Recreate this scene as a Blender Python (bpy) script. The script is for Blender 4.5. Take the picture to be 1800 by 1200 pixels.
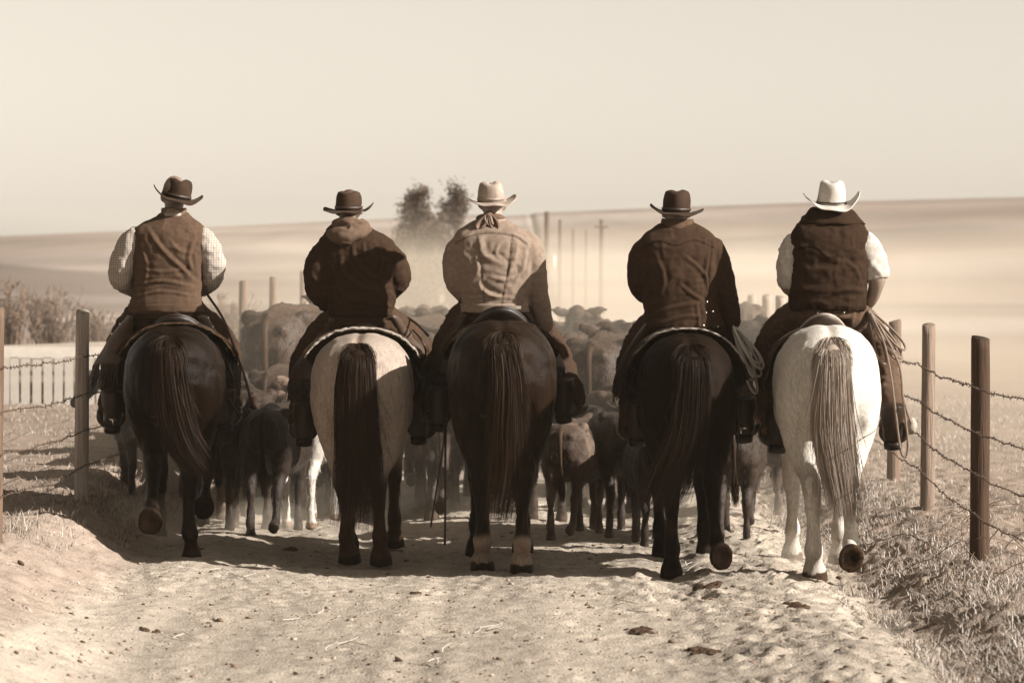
import bpy, math, random
import numpy as np
from mathutils import Vector, Matrix

for _o in list(bpy.data.objects):
    bpy.data.objects.remove(_o, do_unlink=True)
scene = bpy.context.scene
COL = scene.collection

# ------------------------------------------------------------------ camera
EYE, HZ, FPX = 1.75, 490.0, 6000.0        # eye height (m), eye level row and focal length of the 1800 px photograph
cam = bpy.data.cameras.new('camera')
cam.sensor_width = 36.0
cam.lens = FPX / 1800.0 * 36.0
cam.shift_y = -(600.0 - HZ) / 1800.0
cam.clip_end = 3000.0
cam.dof.use_dof = True
cam.dof.focus_distance = 20.8
cam.dof.aperture_fstop = 4.5
cam_o = bpy.data.objects.new('camera', cam)
cam_o.location = (0, 0, EYE)
cam_o.rotation_euler = (math.radians(90), 0, 0)
COL.objects.link(cam_o)
scene.camera = cam_o

# ------------------------------------------------------------------ light
SUN_EL, SUN_BEHIND = 28.0, 20.0           # low sun from the right, a little behind the camera
world = bpy.data.worlds.new('World')
scene.world = world
world.use_nodes = True
wn, wl = world.node_tree.nodes, world.node_tree.links
wn.clear()
w_out = wn.new('ShaderNodeOutputWorld')
w_bg = wn.new('ShaderNodeBackground')
w_sky = wn.new('ShaderNodeTexSky')
w_sky.sky_type = 'NISHITA'
w_sky.sun_disc = False
w_sky.sun_elevation = math.radians(SUN_EL)
w_sky.sun_rotation = math.radians(90 + SUN_BEHIND)
w_sky.dust_density = 1.0
w_sky.air_density = 1.0
w_bw = wn.new('ShaderNodeRGBToBW')        # the photograph is a sepia print: the sky keeps its brightness, one warm hue
w_mul = wn.new('ShaderNodeMixRGB')
w_mul.blend_type = 'MULTIPLY'
w_mul.inputs[0].default_value = 1.0
w_mul.inputs[2].default_value = (1.0, 0.915, 0.795, 1)
wl.new(w_sky.outputs[0], w_bw.inputs[0])
wl.new(w_bw.outputs[0], w_mul.inputs[1])
wl.new(w_mul.outputs[0], w_bg.inputs[0])
w_bg.inputs[1].default_value = 0.069
wl.new(w_bg.outputs[0], w_out.inputs[0])

sun = bpy.data.lights.new('sun', 'SUN')
sun.energy = 5.0
sun.angle = math.radians(0.55)
sun.color = (1.0, 0.985, 0.95)
sun_o = bpy.data.objects.new('sun', sun)
_e, _b = math.radians(SUN_EL), math.radians(SUN_BEHIND)
SUN_DIR = Vector((math.cos(_e) * math.cos(_b), -math.cos(_e) * math.sin(_b), math.sin(_e)))
sun_o.rotation_euler = SUN_DIR.to_track_quat('Z', 'Y').to_euler()
COL.objects.link(sun_o)

scene.view_settings.view_transform = 'Standard'
scene.view_settings.look = 'None'
scene.view_settings.exposure = 1.35
scene.view_settings.gamma = 1.0
scene.view_settings.use_curve_mapping = False
scene.render.engine = 'CYCLES'
scene.cycles.use_denoising = True
scene.cycles.max_bounces = 6
scene.cycles.diffuse_bounces = 3
scene.cycles.glossy_bounces = 2
scene.cycles.transparent_max_bounces = 8
scene.cycles.volume_bounces = 1
scene.render.film_transparent = False

# ------------------------------------------------------------------ numpy helpers
RNG = np.random.default_rng(7)

def X(px, D): return (px - 900.0) * D / FPX
def Z(py, D): return EYE - (py - HZ) * D / FPX

def _hash(ix, iy, iz, seed):
    with np.errstate(over='ignore'):
        h = (ix.astype(np.int64) * 374761393 + iy.astype(np.int64) * 668265263 + iz.astype(np.int64) * 1274126177 + seed * 974711) & 0xffffffff
        h = ((h ^ (h >> 13)) * 1103515245) & 0xffffffff
        h = ((h ^ (h >> 15)) * 1597334677) & 0xffffffff
        h = h ^ (h >> 16)
    return (h & 0xffff) / 32767.5 - 1.0

def vnoise(p, seed=0):
    p = np.asarray(p, float)
    i = np.floor(p).astype(np.int64)
    f = p - i
    u = f * f * f * (f * (f * 6 - 15) + 10)
    r = 0
    for dx in (0, 1):
        wx = u[:, 0] if dx else 1 - u[:, 0]
        for dy in (0, 1):
            wy = u[:, 1] if dy else 1 - u[:, 1]
            for dz in (0, 1):
                wz = u[:, 2] if dz else 1 - u[:, 2]
                r = r + wx * wy * wz * _hash(i[:, 0] + dx, i[:, 1] + dy, i[:, 2] + dz, seed)
    return r

def fbm(p, seed=0, octv=4, gain=0.5):
    p = np.asarray(p, float)
    a, s, tot = 1.0, 0, 0.0
    for k in range(octv):
        s = s + a * vnoise(p * (2.03 ** k) + 13.7 * k, seed + k * 17)
        tot += a
        a *= gain
    return s / tot

def smooth01(a, b, v):
    t = np.clip((v - a) / (b - a), 0, 1)
    return t * t * (3 - 2 * t)

def catmull(P, sub):
    P = np.asarray(P, float)
    if len(P) < 3:
        t = np.linspace(0, 1, sub + 1)[:, None]
        return P[0] * (1 - t) + P[1] * t
    Q = np.vstack([2 * P[0] - P[1], P, 2 * P[-1] - P[-2]])
    out = []
    for i in range(1, len(Q) - 2):
        p0, p1, p2, p3 = Q[i - 1], Q[i], Q[i + 1], Q[i + 2]
        for s in range(sub):
            t = s / sub
            out.append(0.5 * (2 * p1 + (p2 - p0) * t + (2 * p0 - 5 * p1 + 4 * p2 - p3) * t * t + (3 * p1 - p0 - 3 * p2 + p3) * t ** 3))
    out.append(P[-1])
    return np.array(out)

class Geo:
    """collects vertices, faces and a colour for each vertex of ONE mesh"""
    def __init__(self):
        self.v, self.f, self.c, self.n = [], [], [], 0
    def add(self, V, Fc, col=None):
        V = np.asarray(V, float).reshape(-1, 3)
        self.v.append(V)
        for q in Fc:
            self.f.append(tuple(int(a) + self.n for a in q))
        c = np.ones((len(V), 3)) if col is None else np.broadcast_to(np.asarray(col, float), (len(V), 3))
        self.c.append(c)
        self.n += len(V)
        return self
    def arrays(self):
        return np.vstack(self.v), self.f, np.vstack(self.c)

def mesh_from(name, V, Fc, C=None, smooth=True):
    me = bpy.data.meshes.new(name)
    V = np.asarray(V, np.float32)
    if isinstance(Fc, np.ndarray):
        k = Fc.shape[1]
        me.vertices.add(len(V)); me.vertices.foreach_set('co', V.ravel())
        me.loops.add(Fc.size); me.loops.foreach_set('vertex_index', Fc.astype(np.int32).ravel())
        me.polygons.add(len(Fc))
        me.polygons.foreach_set('loop_start', np.arange(0, Fc.size, k, dtype=np.int32))
        me.update(calc_edges=True)
    else:
        me.from_pydata(V.tolist(), [], Fc)
    if C is not None:
        at = me.attributes.new('tint', 'FLOAT_COLOR', 'POINT')
        C4 = np.ones((len(V), 4), np.float32)
        C4[:, :3] = C
        at.data.foreach_set('color', C4.ravel())
    if smooth:
        me.polygons.foreach_set('use_smooth', np.ones(len(me.polygons), bool))
    me.update()
    return me

def link(name, me, mat, parent=None, loc=None):
    o = bpy.data.objects.new(name, me)
    COL.objects.link(o)
    if mat is not None and me is not None and not me.materials:
        me.materials.append(mat)
    if parent is not None:
        o.parent = parent
    if loc is not None:
        o.location = loc
    return o

def obj(name, geo, mat, parent=None, loc=None, smooth=True, solid=0.0, offset=0.0):
    V, Fc, C = geo.arrays()
    o = link(name, mesh_from(name, V, Fc, C, smooth), mat, parent, loc)
    if solid:
        m = o.modifiers.new('thickness', 'SOLIDIFY')
        m.thickness = solid
        m.offset = offset
    return o

def empty(name, loc=(0, 0, 0), rz=0.0):
    o = bpy.data.objects.new(name, None)
    o.location = loc
    o.rotation_euler = (0, 0, rz)
    o.empty_display_size = 0.2
    COL.objects.link(o)
    return o

def tag(o, label=None, cat=None, group=None, kind=None):
    if label: o['label'] = label
    if cat: o['category'] = cat
    if group: o['group'] = group
    if kind: o['kind'] = kind
    return o

def loft(P, R, lat=(1, 0, 0), n=16, sub=4, cap=True, power=2.0):
    """closed tube through the points P; R = (radius along lat, radius across) at each"""
    P = np.asarray(P, float)
    R = np.asarray([(r, r) if np.isscalar(r) else r for r in R], float)
    A = catmull(np.hstack([P, R]), sub)
    pts, rad = A[:, :3], np.maximum(A[:, 3:], 0.002)
    T = np.gradient(pts, axis=0)
    T /= np.linalg.norm(T, axis=1)[:, None] + 1e-9
    lat = np.asarray(lat, float)
    ang = np.linspace(0, 2 * math.pi, n, endpoint=False)
    ca, sa = np.cos(ang), np.sin(ang)
    if power != 2.0:
        ca = np.sign(ca) * np.abs(ca) ** (2 / power)
        sa = np.sign(sa) * np.abs(sa) ** (2 / power)
    V = []
    for p, t, r in zip(pts, T, rad):
        a = lat - t * lat.dot(t)
        if np.linalg.norm(a) < 1e-4:
            a = np.array((0, 1.0, 0)) - t * t[1]
        a /= np.linalg.norm(a)
        b = np.cross(t, a)
        V.append(p + np.outer(ca * r[0], a) + np.outer(sa * r[1], b))
    m = len(pts)
    V = np.vstack(V)
    Fc = []
    for i in range(m - 1):
        for j in range(n):
            k = (j + 1) % n
            Fc.append((i * n + j, i * n + k, (i + 1) * n + k, (i + 1) * n + j))
    if cap:
        Fc.append(tuple(range(n - 1, -1, -1)))
        Fc.append(tuple((m - 1) * n + j for j in range(n)))
    return V, Fc

def sections_loft(S, n=28, power=2.3, sub=4):
    """trunk along y from (y, top, bottom, half width)"""
    A = catmull(np.asarray(S, float), sub)
    ang = np.linspace(0, 2 * math.pi, n, endpoint=False)
    ca, sa = np.cos(ang), np.sin(ang)
    ca = np.sign(ca) * np.abs(ca) ** (2 / power); sa = np.sign(sa) * np.abs(sa) ** (2 / power)
    V = np.vstack([np.stack([hw * ca, np.full(n, y), (zt + zb) / 2 + (zt - zb) / 2 * sa], 1) for y, zt, zb, hw in A])
    m = len(A)
    Fc = [(i * n + j, (i + 1) * n + j, (i + 1) * n + (j + 1) % n, i * n + (j + 1) % n) for i in range(m - 1) for j in range(n)]
    Fc.append(tuple(range(n)))
    Fc.append(tuple((m - 1) * n + j for j in range(n - 1, -1, -1)))
    return V, Fc

def ball(c, r, n=14, m=9):
    r = np.broadcast_to(np.asarray(r, float), 3)
    th = np.linspace(0, math.pi, m)
    P = [(c[0], c[1], c[2] + r[2] * math.cos(t)) for t in th]
    V, Fc = [], []
    ph = np.linspace(0, 2 * math.pi, n, endpoint=False)
    for t in th[1:-1]:
        V.append(np.stack([c[0] + r[0] * math.sin(t) * np.cos(ph), c[1] + r[1] * math.sin(t) * np.sin(ph), np.full(n, c[2] + r[2] * math.cos(t))], 1))
    V = np.vstack(V + [np.array([P[0], P[-1]])])
    k = m - 2
    for i in range(k - 1):
        for j in range(n):
            Fc.append((i * n + j, (i + 1) * n + j, (i + 1) * n + (j + 1) % n, i * n + (j + 1) % n))
    a, b = k * n, k * n + 1
    for j in range(n):
        Fc.append((a, j, (j + 1) % n))
        Fc.append((b, (k - 1) * n + (j + 1) % n, (k - 1) * n + j))
    return V, Fc

def tube(P, r, n=6, sub=1):
    P = np.asarray(P, float)
    if sub > 1: P = catmull(P, sub)
    r = np.broadcast_to(np.asarray(r, float), len(P)) if np.ndim(r) == 0 or len(r) == len(P) else np.interp(np.linspace(0, 1, len(P)), np.linspace(0, 1, len(r)), r)
    T = np.gradient(P, axis=0)
    T /= np.linalg.norm(T, axis=1)[:, None] + 1e-12
    ref = np.array((0.31, 0.87, 0.38))
    V = []
    ang = np.linspace(0, 2 * math.pi, n, endpoint=False)
    for p, t, q in zip(P, T, r):
        a = ref - t * ref.dot(t); a /= np.linalg.norm(a) + 1e-9
        b = np.cross(t, a)
        V.append(p + q * (np.outer(np.cos(ang), a) + np.outer(np.sin(ang), b)))
    m = len(P)
    Fc = [(i * n + j, i * n + (j + 1) % n, (i + 1) * n + (j + 1) % n, (i + 1) * n + j) for i in range(m - 1) for j in range(n)]
    Fc.append(tuple(range(n - 1, -1, -1))); Fc.append(tuple((m - 1) * n + j for j in range(n)))
    return np.vstack(V), Fc

def box(c, s):
    c, s = np.asarray(c, float), np.asarray(s, float) / 2
    V = np.array([(x, y, z) for x in (-1, 1) for y in (-1, 1) for z in (-1, 1)]) * s + c
    return V, [(0, 1, 3, 2), (4, 6, 7, 5), (0, 4, 5, 1), (2, 3, 7, 6), (0, 2, 6, 4), (1, 5, 7, 3)]

def grid_faces(nu, nv, wrap=False):
    Fc = []
    for i in range(nu - 1):
        for j in range(nv if wrap else nv - 1):
            k = (j + 1) % nv
            Fc.append((i * nv + j, i * nv + k, (i + 1) * nv + k, (i + 1) * nv + j))
    return Fc

def sheet(rows, sub=5):
    """smooth surface through a grid of control points"""
    A = np.asarray(rows, float)
    B = np.stack([catmull(r, sub) for r in A])
    Cc = np.stack([catmull(B[:, j], sub) for j in range(B.shape[1])], 1)
    nu, nv = Cc.shape[:2]
    return Cc.reshape(-1, 3), grid_faces(nu, nv)

def strands(P, R, C=None):
    """N hairs of K points as three-sided tubes: arrays ready for mesh_from"""
    N, K, _ = P.shape
    T = np.gradient(P, axis=1)
    T /= np.linalg.norm(T, axis=2)[..., None] + 1e-9
    ref = np.array((0.82, 0.45, 0.34))
    a = ref - T * (T @ ref)[..., None]
    a /= np.linalg.norm(a, axis=2)[..., None] + 1e-9
    b = np.cross(T, a)
    V = np.stack([P + R[..., None] * (math.cos(g) * a + math.sin(g) * b) for g in (0, 2.094, 4.189)], 2)   # N,K,3,3
    idx = np.arange(N * K * 3).reshape(N, K, 3)
    q = np.stack([idx[:, :-1, [0, 1, 2]], idx[:, :-1, [1, 2, 0]], idx[:, 1:, [1, 2, 0]], idx[:, 1:, [0, 1, 2]]], -1).reshape(-1, 4)
    CC = None if C is None else np.repeat(C, K * 3, axis=0)
    return V.reshape(-1, 3), q, CC

def ribbons(P, W, C, rr):
    """N hairs of K points as flat ribbons, each turned its own way"""
    N, K, _ = P.shape
    T = np.gradient(P, axis=1)
    T /= np.linalg.norm(T, axis=2)[..., None] + 1e-9
    ref = rr.normal(0, 1, (N, 1, 3)); ref[..., 1] *= 0.5
    a = ref - T * (T * ref).sum(-1)[..., None]
    a /= np.linalg.norm(a, axis=2)[..., None] + 1e-9
    V = np.stack([P - a * W[..., None], P + a * W[..., None]], 2)
    idx = np.arange(N * K * 2).reshape(N, K, 2)
    q = np.stack([idx[:, :-1, 0], idx[:, :-1, 1], idx[:, 1:, 1], idx[:, 1:, 0]], -1).reshape(-1, 4)
    return V.reshape(-1, 3), q, np.repeat(C, K * 2, axis=0)

def flat_loft(P, R, n=32, sub=5, power=2.25):
    """trunk of level rings: no ring tilts with the lean of the spine"""
    A = catmull(np.hstack([np.asarray(P, float), np.asarray(R, float)]), sub)
    ang = np.linspace(0, 2 * math.pi, n, endpoint=False)
    ca, sa = np.cos(ang), np.sin(ang)
    ca = np.sign(ca) * np.abs(ca) ** (2 / power); sa = np.sign(sa) * np.abs(sa) ** (2 / power)
    V = np.vstack([np.stack([x + rx * ca, y + ry * sa, np.full(n, z)], 1) for x, y, z, rx, ry in A])
    m = len(A)
    Fc = [(i * n + j, (i + 1) * n + j, (i + 1) * n + (j + 1) % n, i * n + (j + 1) % n) for i in range(m - 1) for j in range(n)]
    Fc.append(tuple(range(n))); Fc.append(tuple((m - 1) * n + j for j in range(n - 1, -1, -1)))
    return V, Fc

def remesh(geo, voxel, it=4, fac=0.5):
    V, Fc, _ = geo.arrays()
    me = bpy.data.meshes.new('t'); me.from_pydata(V.tolist(), [], Fc)
    o = bpy.data.objects.new('t', me); COL.objects.link(o)
    m = o.modifiers.new('r', 'REMESH'); m.mode = 'VOXEL'; m.voxel_size = voxel
    if it:
        s = o.modifiers.new('s', 'SMOOTH'); s.factor = fac; s.iterations = it
    dg = bpy.context.evaluated_depsgraph_get()
    ev = o.evaluated_get(dg)
    r = bpy.data.meshes.new_from_object(ev)
    V = np.empty(len(r.vertices) * 3); r.vertices.foreach_get('co', V); V = V.reshape(-1, 3)
    L = np.empty(len(r.loops), np.int32); r.loops.foreach_get('vertex_index', L)
    N = np.empty(len(r.vertices) * 3); r.vertices.foreach_get('normal', N); N = N.reshape(-1, 3)
    Q = L.reshape(-1, 4)
    bpy.data.objects.remove(o); bpy.data.meshes.remove(me); bpy.data.meshes.remove(r)
    return V, Q, N

def seg_dist(p, poly):
    """signed distance in 2d to a polyline (sign: side of the nearest piece), and the place along it 0..1"""
    best = np.full(len(p), 1e9); sg = np.zeros(len(p)); pos = np.zeros(len(p))
    poly = np.asarray(poly, float)
    m = len(poly) - 1
    for i in range(m):
        a, b = poly[i], poly[i + 1]
        d = b - a
        t = np.clip(((p - a) @ d) / (d @ d + 1e-12), 0, 1)
        q = p - (a + t[:, None] * d)
        l = np.hypot(q[:, 0], q[:, 1])
        s = np.sign(d[0] * q[:, 1] - d[1] * q[:, 0])
        k = l < best
        best[k] = l[k]; sg[k] = s[k]; pos[k] = (i + t[k]) / m
    return best * sg, pos

# ------------------------------------------------------------------ materials (one sepia hue)
def sep(v):
    """sepia albedo of brightness v: dark tones are browner, light ones paler"""
    g = 0.43 + 0.45 * min(1, v / 0.6) ** 0.5
    b = 0.15 + 0.60 * min(1, v / 0.6) ** 0.5
    v = v * 0.56
    k = v / (0.25 + 0.62 * g + 0.13 * b)
    return np.array((k, k * g, k * b))

def material(name, col=(1, 1, 1), rough=0.8, spec=0.3, use_tint=True, scale=30.0, vary=0.25, bump=0.0, bump_scale=80.0,
             stretch=(1, 1, 1), sheen=0.0, pattern=None, crease=0.0):
    m = bpy.data.materials.new(name); m.use_nodes = True
    nt = m.node_tree; N, L = nt.nodes, nt.links
    bs = N['Principled BSDF']
    bs.inputs['Roughness'].default_value = rough
    bs.inputs['Specular IOR Level'].default_value = spec
    if sheen:
        bs.inputs['Sheen Weight'].default_value = sheen
        bs.inputs['Sheen Roughness'].default_value = 0.4
        bs.inputs['Sheen Tint'].default_value = (1.0, 0.85, 0.65, 1)
    tc = N.new('ShaderNodeTexCoord')
    mp = N.new('ShaderNodeMapping'); mp.inputs['Scale'].default_value = stretch
    L.new(tc.outputs['Object'], mp.inputs[0])
    nz = N.new('ShaderNodeTexNoise'); nz.inputs['Scale'].default_value = scale; nz.inputs['Detail'].default_value = 5
    nz.inputs['Roughness'].default_value = 0.65
    L.new(mp.outputs[0], nz.inputs['Vector'])
    rg = N.new('ShaderNodeMapRange')
    rg.inputs['From Min'].default_value = 0.25; rg.inputs['From Max'].default_value = 0.75
    rg.inputs['To Min'].default_value = 1 - vary; rg.inputs['To Max'].default_value = 1 + vary
    L.new(nz.outputs['Fac'], rg.inputs['Value'])
    mul = N.new('ShaderNodeMixRGB'); mul.blend_type = 'MULTIPLY'; mul.inputs[0].default_value = 1
    mul.inputs[1].default_value = (*col, 1)
    L.new(rg.outputs[0], mul.inputs[2])
    out = mul
    if use_tint:
        at = N.new('ShaderNodeAttribute'); at.attribute_name = 'tint'
        m2 = N.new('ShaderNodeMixRGB'); m2.blend_type = 'MULTIPLY'; m2.inputs[0].default_value = 1
        L.new(mul.outputs[0], m2.inputs[1]); L.new(at.outputs['Color'], m2.inputs[2])
        out = m2
    if pattern:
        out = pattern(N, L, mp, out)
    L.new(out.outputs[0], bs.inputs['Base Color'])
    if bump:
        bz = N.new('ShaderNodeTexNoise'); bz.inputs['Scale'].default_value = bump_scale; bz.inputs['Detail'].default_value = 4
        L.new(mp.outputs[0], bz.inputs['Vector'])
        bp = N.new('ShaderNodeBump'); bp.inputs['Strength'].default_value = bump; bp.inputs['Distance'].default_value = 0.01
        L.new(bz.outputs['Fac'], bp.inputs['Height']); L.new(bp.outputs[0], bs.inputs['Normal'])
    if crease:      # crisp small creases of worn cloth
        rz = N.new('ShaderNodeTexNoise'); rz.noise_type = 'RIDGED_MULTIFRACTAL'
        rz.inputs['Scale'].default_value = crease; rz.inputs['Detail'].default_value = 3; rz.inputs['Distortion'].default_value = 0.7
        L.new(mp.outputs[0], rz.inputs['Vector'])
        b2 = N.new('ShaderNodeBump'); b2.inputs['Strength'].default_value = 0.5; b2.inputs['Distance'].default_value = 0.012
        L.new(rz.outputs['Fac'], b2.inputs['Height'])
        if bs.inputs['Normal'].links: L.new(bs.inputs['Normal'].links[0].from_socket, b2.inputs['Normal'])
        L.new(b2.outputs[0], bs.inputs['Normal'])
    return m

def checks(N, L, mp, src):
    """woven check of a cotton shirt"""
    w = []
    for d in ('X', 'Z'):
        k = N.new('ShaderNodeTexWave'); k.wave_type = 'BANDS'; k.bands_direction = d; k.inputs['Scale'].default_value = 20.0
        L.new(mp.outputs[0], k.inputs['Vector']); w.append(k)
    mx = N.new('ShaderNodeMath'); mx.operation = 'MINIMUM'
    L.new(w[0].outputs['Fac'], mx.inputs[0]); L.new(w[1].outputs['Fac'], mx.inputs[1])
    rg = N.new('ShaderNodeMapRange'); rg.inputs['From Max'].default_value = 0.22; rg.inputs['To Min'].default_value = 0.5
    L.new(mx.outputs[0], rg.inputs['Value'])
    mul = N.new('ShaderNodeMixRGB'); mul.blend_type = 'MULTIPLY'; mul.inputs[0].default_value = 1
    L.new(src.outputs[0], mul.inputs[1]); L.new(rg.outputs[0], mul.inputs[2])
    return mul

def with_object_colour(m):
    """lets alike animals share one mesh and still differ in coat tone"""
    N, L = m.node_tree.nodes, m.node_tree.links
    s = N['Principled BSDF'].inputs['Base Color']; src = s.links[0].from_socket
    oi = N.new('ShaderNodeObjectInfo'); mx = N.new('ShaderNodeMixRGB'); mx.blend_type = 'MULTIPLY'; mx.inputs[0].default_value = 1
    L.new(src, mx.inputs[1]); L.new(oi.outputs['Color'], mx.inputs[2]); L.new(mx.outputs[0], s)
    return m

M = {}
M['coat'] = material('horse_coat', rough=0.55, spec=0.04, scale=60, vary=0.4, bump=0.55, bump_scale=150, stretch=(1.6, 1.6, 0.4))
M['coat_glossy'] = material('glossy_horse_coat', rough=0.38, spec=0.05, scale=60, vary=0.4, bump=0.5, bump_scale=150, stretch=(1.6, 1.6, 0.4))
M['calf'] = material('cattle_coat', rough=0.6, spec=0.25, scale=22, vary=0.3, bump=0.7, bump_scale=70, stretch=(1.4, 1.4, 0.5), sheen=0.05)
M['hair'] = material('horse_hair', rough=0.55, spec=0.07, scale=40, vary=0.2, stretch=(3, 3, 0.3))
M['cloth'] = material('woven_cloth', rough=0.92, spec=0.08, scale=40, vary=0.24, bump=0.4, bump_scale=260, crease=7.0, sheen=0.0)
M['shirt'] = material('checked_cotton', rough=0.9, spec=0.1, scale=40, vary=0.08, bump=0.2, bump_scale=260, crease=9.0, pattern=checks)
M['denim'] = material('denim', rough=0.9, spec=0.1, scale=45, vary=0.3, bump=0.3, bump_scale=300, crease=9.0)
M['leather'] = material('leather', rough=0.5, spec=0.4, scale=35, vary=0.3, bump=0.3, bump_scale=120)
M['boot'] = material('boot_leather', rough=0.38, spec=0.25, scale=25, vary=0.25, bump=0.15, bump_scale=90)
M['felt'] = material('hat_felt', rough=0.85, spec=0.12, scale=18, vary=0.4, bump=0.2, bump_scale=240, sheen=0.03)
M['straw'] = material('hat_straw', rough=0.6, spec=0.3, scale=90, vary=0.22, bump=0.5, bump_scale=200, stretch=(0.4, 0.4, 4))
M['skin'] = material('skin', rough=0.55, spec=0.35, scale=50, vary=0.12, bump=0.15, bump_scale=160)
M['wool'] = material('wool', rough=0.95, spec=0.05, scale=90, vary=0.35, bump=0.9, bump_scale=180)
M['rope'] = material('rope', rough=0.7, spec=0.2, scale=150, vary=0.25, bump=0.6, bump_scale=400)
M['steel'] = material('bright_steel', col=(0.72, 0.66, 0.56), rough=0.25, spec=0.6, vary=0.15)
M['steel'].node_tree.nodes['Principled BSDF'].inputs['Metallic'].default_value = 0.9
M['wire'] = material('rusty_wire', col=sep(0.07), rough=0.7, spec=0.3, use_tint=False, scale=60, vary=0.4)
M['wood'] = material('weathered_wood', rough=0.85, spec=0.15, scale=14, vary=0.5, bump=0.8, bump_scale=30, stretch=(3.5, 3.5, 0.18))
M['white'] = material('chalky_white_paint', rough=0.7, spec=0.2, scale=8, vary=0.12, bump=0.1, bump_scale=30)
M['leaf'] = material('leaf', rough=0.7, spec=0.2, scale=3, vary=0.35)
M['bark'] = material('bark', rough=0.9, spec=0.1, scale=12, vary=0.4, bump=0.6, bump_scale=25)
M['grass'] = material('dry_grass', rough=0.75, spec=0.15, scale=2.0, vary=0.25)
M['dung'] = material('dung', col=sep(0.06), rough=0.9, spec=0.1, use_tint=False, scale=60, vary=0.4, bump=0.8, bump_scale=120)
with_object_colour(M['calf']); with_object_colour(M['hair'])
M['stone'] = material('clod', rough=0.95, spec=0.08, scale=30, vary=0.3, bump=0.5, bump_scale=90)

# ------------------------------------------------------------------ ground
def gz(x, y):
    """height of the ground"""
    x = np.asarray(x, float); y = np.asarray(y, float)
    x, y = np.broadcast_arrays(x, y)
    sh = x.shape
    x, y = x.ravel(), y.ravel()
    p2 = np.stack([x * 0, y * 0.35, x * 0], 1)
    wl_ = 0.16 * vnoise(p2 + 3.1, 5); wr_ = 0.14 * vnoise(p2 + 9.7, 6)
    near = smooth01(21.5, 15.0, y)
    bl = smooth01(-2.22 + wl_ + 0.55 * near, -2.95 + wl_ + 0.2 * near, x)
    br = smooth01(1.98 + wr_ - 0.25 * near, 2.75 + wr_, x)
    z = 0.30 * bl + 0.17 * br
    z += 0.035 * np.exp(-((x - 1.45) / 0.35) ** 2) - 0.05 * np.exp(-((x - 2.02) / 0.22) ** 2) - 0.03 * np.exp(-((x + 0.95) / 0.4) ** 2) + 0.03 * np.exp(-((x + 2.0) / 0.25) ** 2)
    wob = 0.16 * vnoise(np.stack([x * 0 + 2.2, y * 0.16, x * 0], 1), 15)
    fade = 0.25 + 0.75 * smooth01(-0.2, 0.4, vnoise(np.stack([x * 1.3, y * 0.3, x * 0], 1), 19))
    for cx_, w_, a_ in ((-1.62, 0.12, 0.010), (-0.30, 0.09, 0.007), (1.02, 0.12, 0.016)):
        q_ = (x - cx_ - wob) / w_
        z += a_ * (-np.exp(-q_ ** 2) + 0.6 * np.exp(-(np.abs(q_) - 1.7) ** 2 * 2)) * (y < 60) * fade
    side = np.maximum(bl, br)
    far = smooth01(60, 25, y)
    z += far * (0.028 * fbm(np.stack([x * 1.1, y * 0.7, x * 0], 1), 11, 4) * (0.5 + 1.4 * side))
    # far country
    hx = np.clip(x, -200, 200)
    ridge = 9.3 + 0.034 * hx + 0.5 * np.sin(hx * 0.031 + 0.6)
    z += (ridge - 0.2) * smooth01(120, 424, y) ** 1.35
    z += 2.6 * np.exp(-((x + 44) / 17.0) ** 2 - ((y - 205) / 26.0) ** 2)
    z += 2.2 * np.exp(-((x - 42) / 20.0) ** 2 - ((y - 260) / 30.0) ** 2)
    return z.reshape(sh)

def axis(lo, hi, step, far_lo, far_hi, grow):
    a = list(np.arange(lo, hi + 1e-6, step))
    s = step
    while a[-1] < far_hi:
        s = s * grow; a.append(min(a[-1] + s, far_hi))
    s = step; b = []
    c = lo
    while c > far_lo:
        s = s * grow; c = max(c - s, far_lo); b.append(c)
    return np.array(b[::-1] + a)

gx = axis(-3.4, 3.4, 0.0215, -380, 380, 1.13)
gy = axis(14.4, 26.5, 0.036, -28, 446, 1.045)
GX, GY = np.meshgrid(gx, gy)
GZ = gz(GX, GY)
flat = np.stack([GX.ravel(), GY.ravel(), np.zeros(GX.size)], 1)
nearmask = (smooth01(45, 27, GY) * smooth01(9, 3.6, np.abs(GX))).ravel()
bank = np.maximum(smooth01(-2.0, -2.6, GX), smooth01(1.75, 2.3, GX)).ravel()
rough = fbm(flat * np.array((9, 6, 1)), 21, 4, 0.6)
fine = fbm(flat * np.array((30, 16, 1)), 31, 3, 0.7)
GZ += (nearmask * (0.006 + 0.022 * bank + 0.008 * smooth01(0.4, 1.4, flat[:, 0])) * rough + nearmask * (0.011 + 0.010 * bank) * np.abs(fine)).reshape(GZ.shape)
# hoof prints trodden into the dirt
for k in range(3400):
    px_, py_ = RNG.uniform(-2.4, 2.5), RNG.uniform(14.5, 27)
    if py_ < 18.5 and px_ < 0.9 and RNG.random() < 0.72: continue
    r_ = RNG.uniform(0.03, 0.075); d_ = RNG.uniform(0.004, 0.013) * (1.0 + 0.8 * (px_ > 0.7))
    i0, i1 = np.searchsorted(gx, [px_ - 2.4 * r_, px_ + 2.4 * r_]); j0, j1 = np.searchsorted(gy, [py_ - 2.4 * r_, py_ + 2.4 * r_])
    if i1 <= i0 or j1 <= j0: continue
    q = np.hypot((gx[i0:i1][None] - px_) / r_, (gy[j0:j1][:, None] - py_) / r_)
    GZ[j0:j1, i0:i1] += d_ * (-np.exp(-q ** 2 * 1.4) + 0.55 * np.exp(-((q - 1.35) / 0.4) ** 2))
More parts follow.
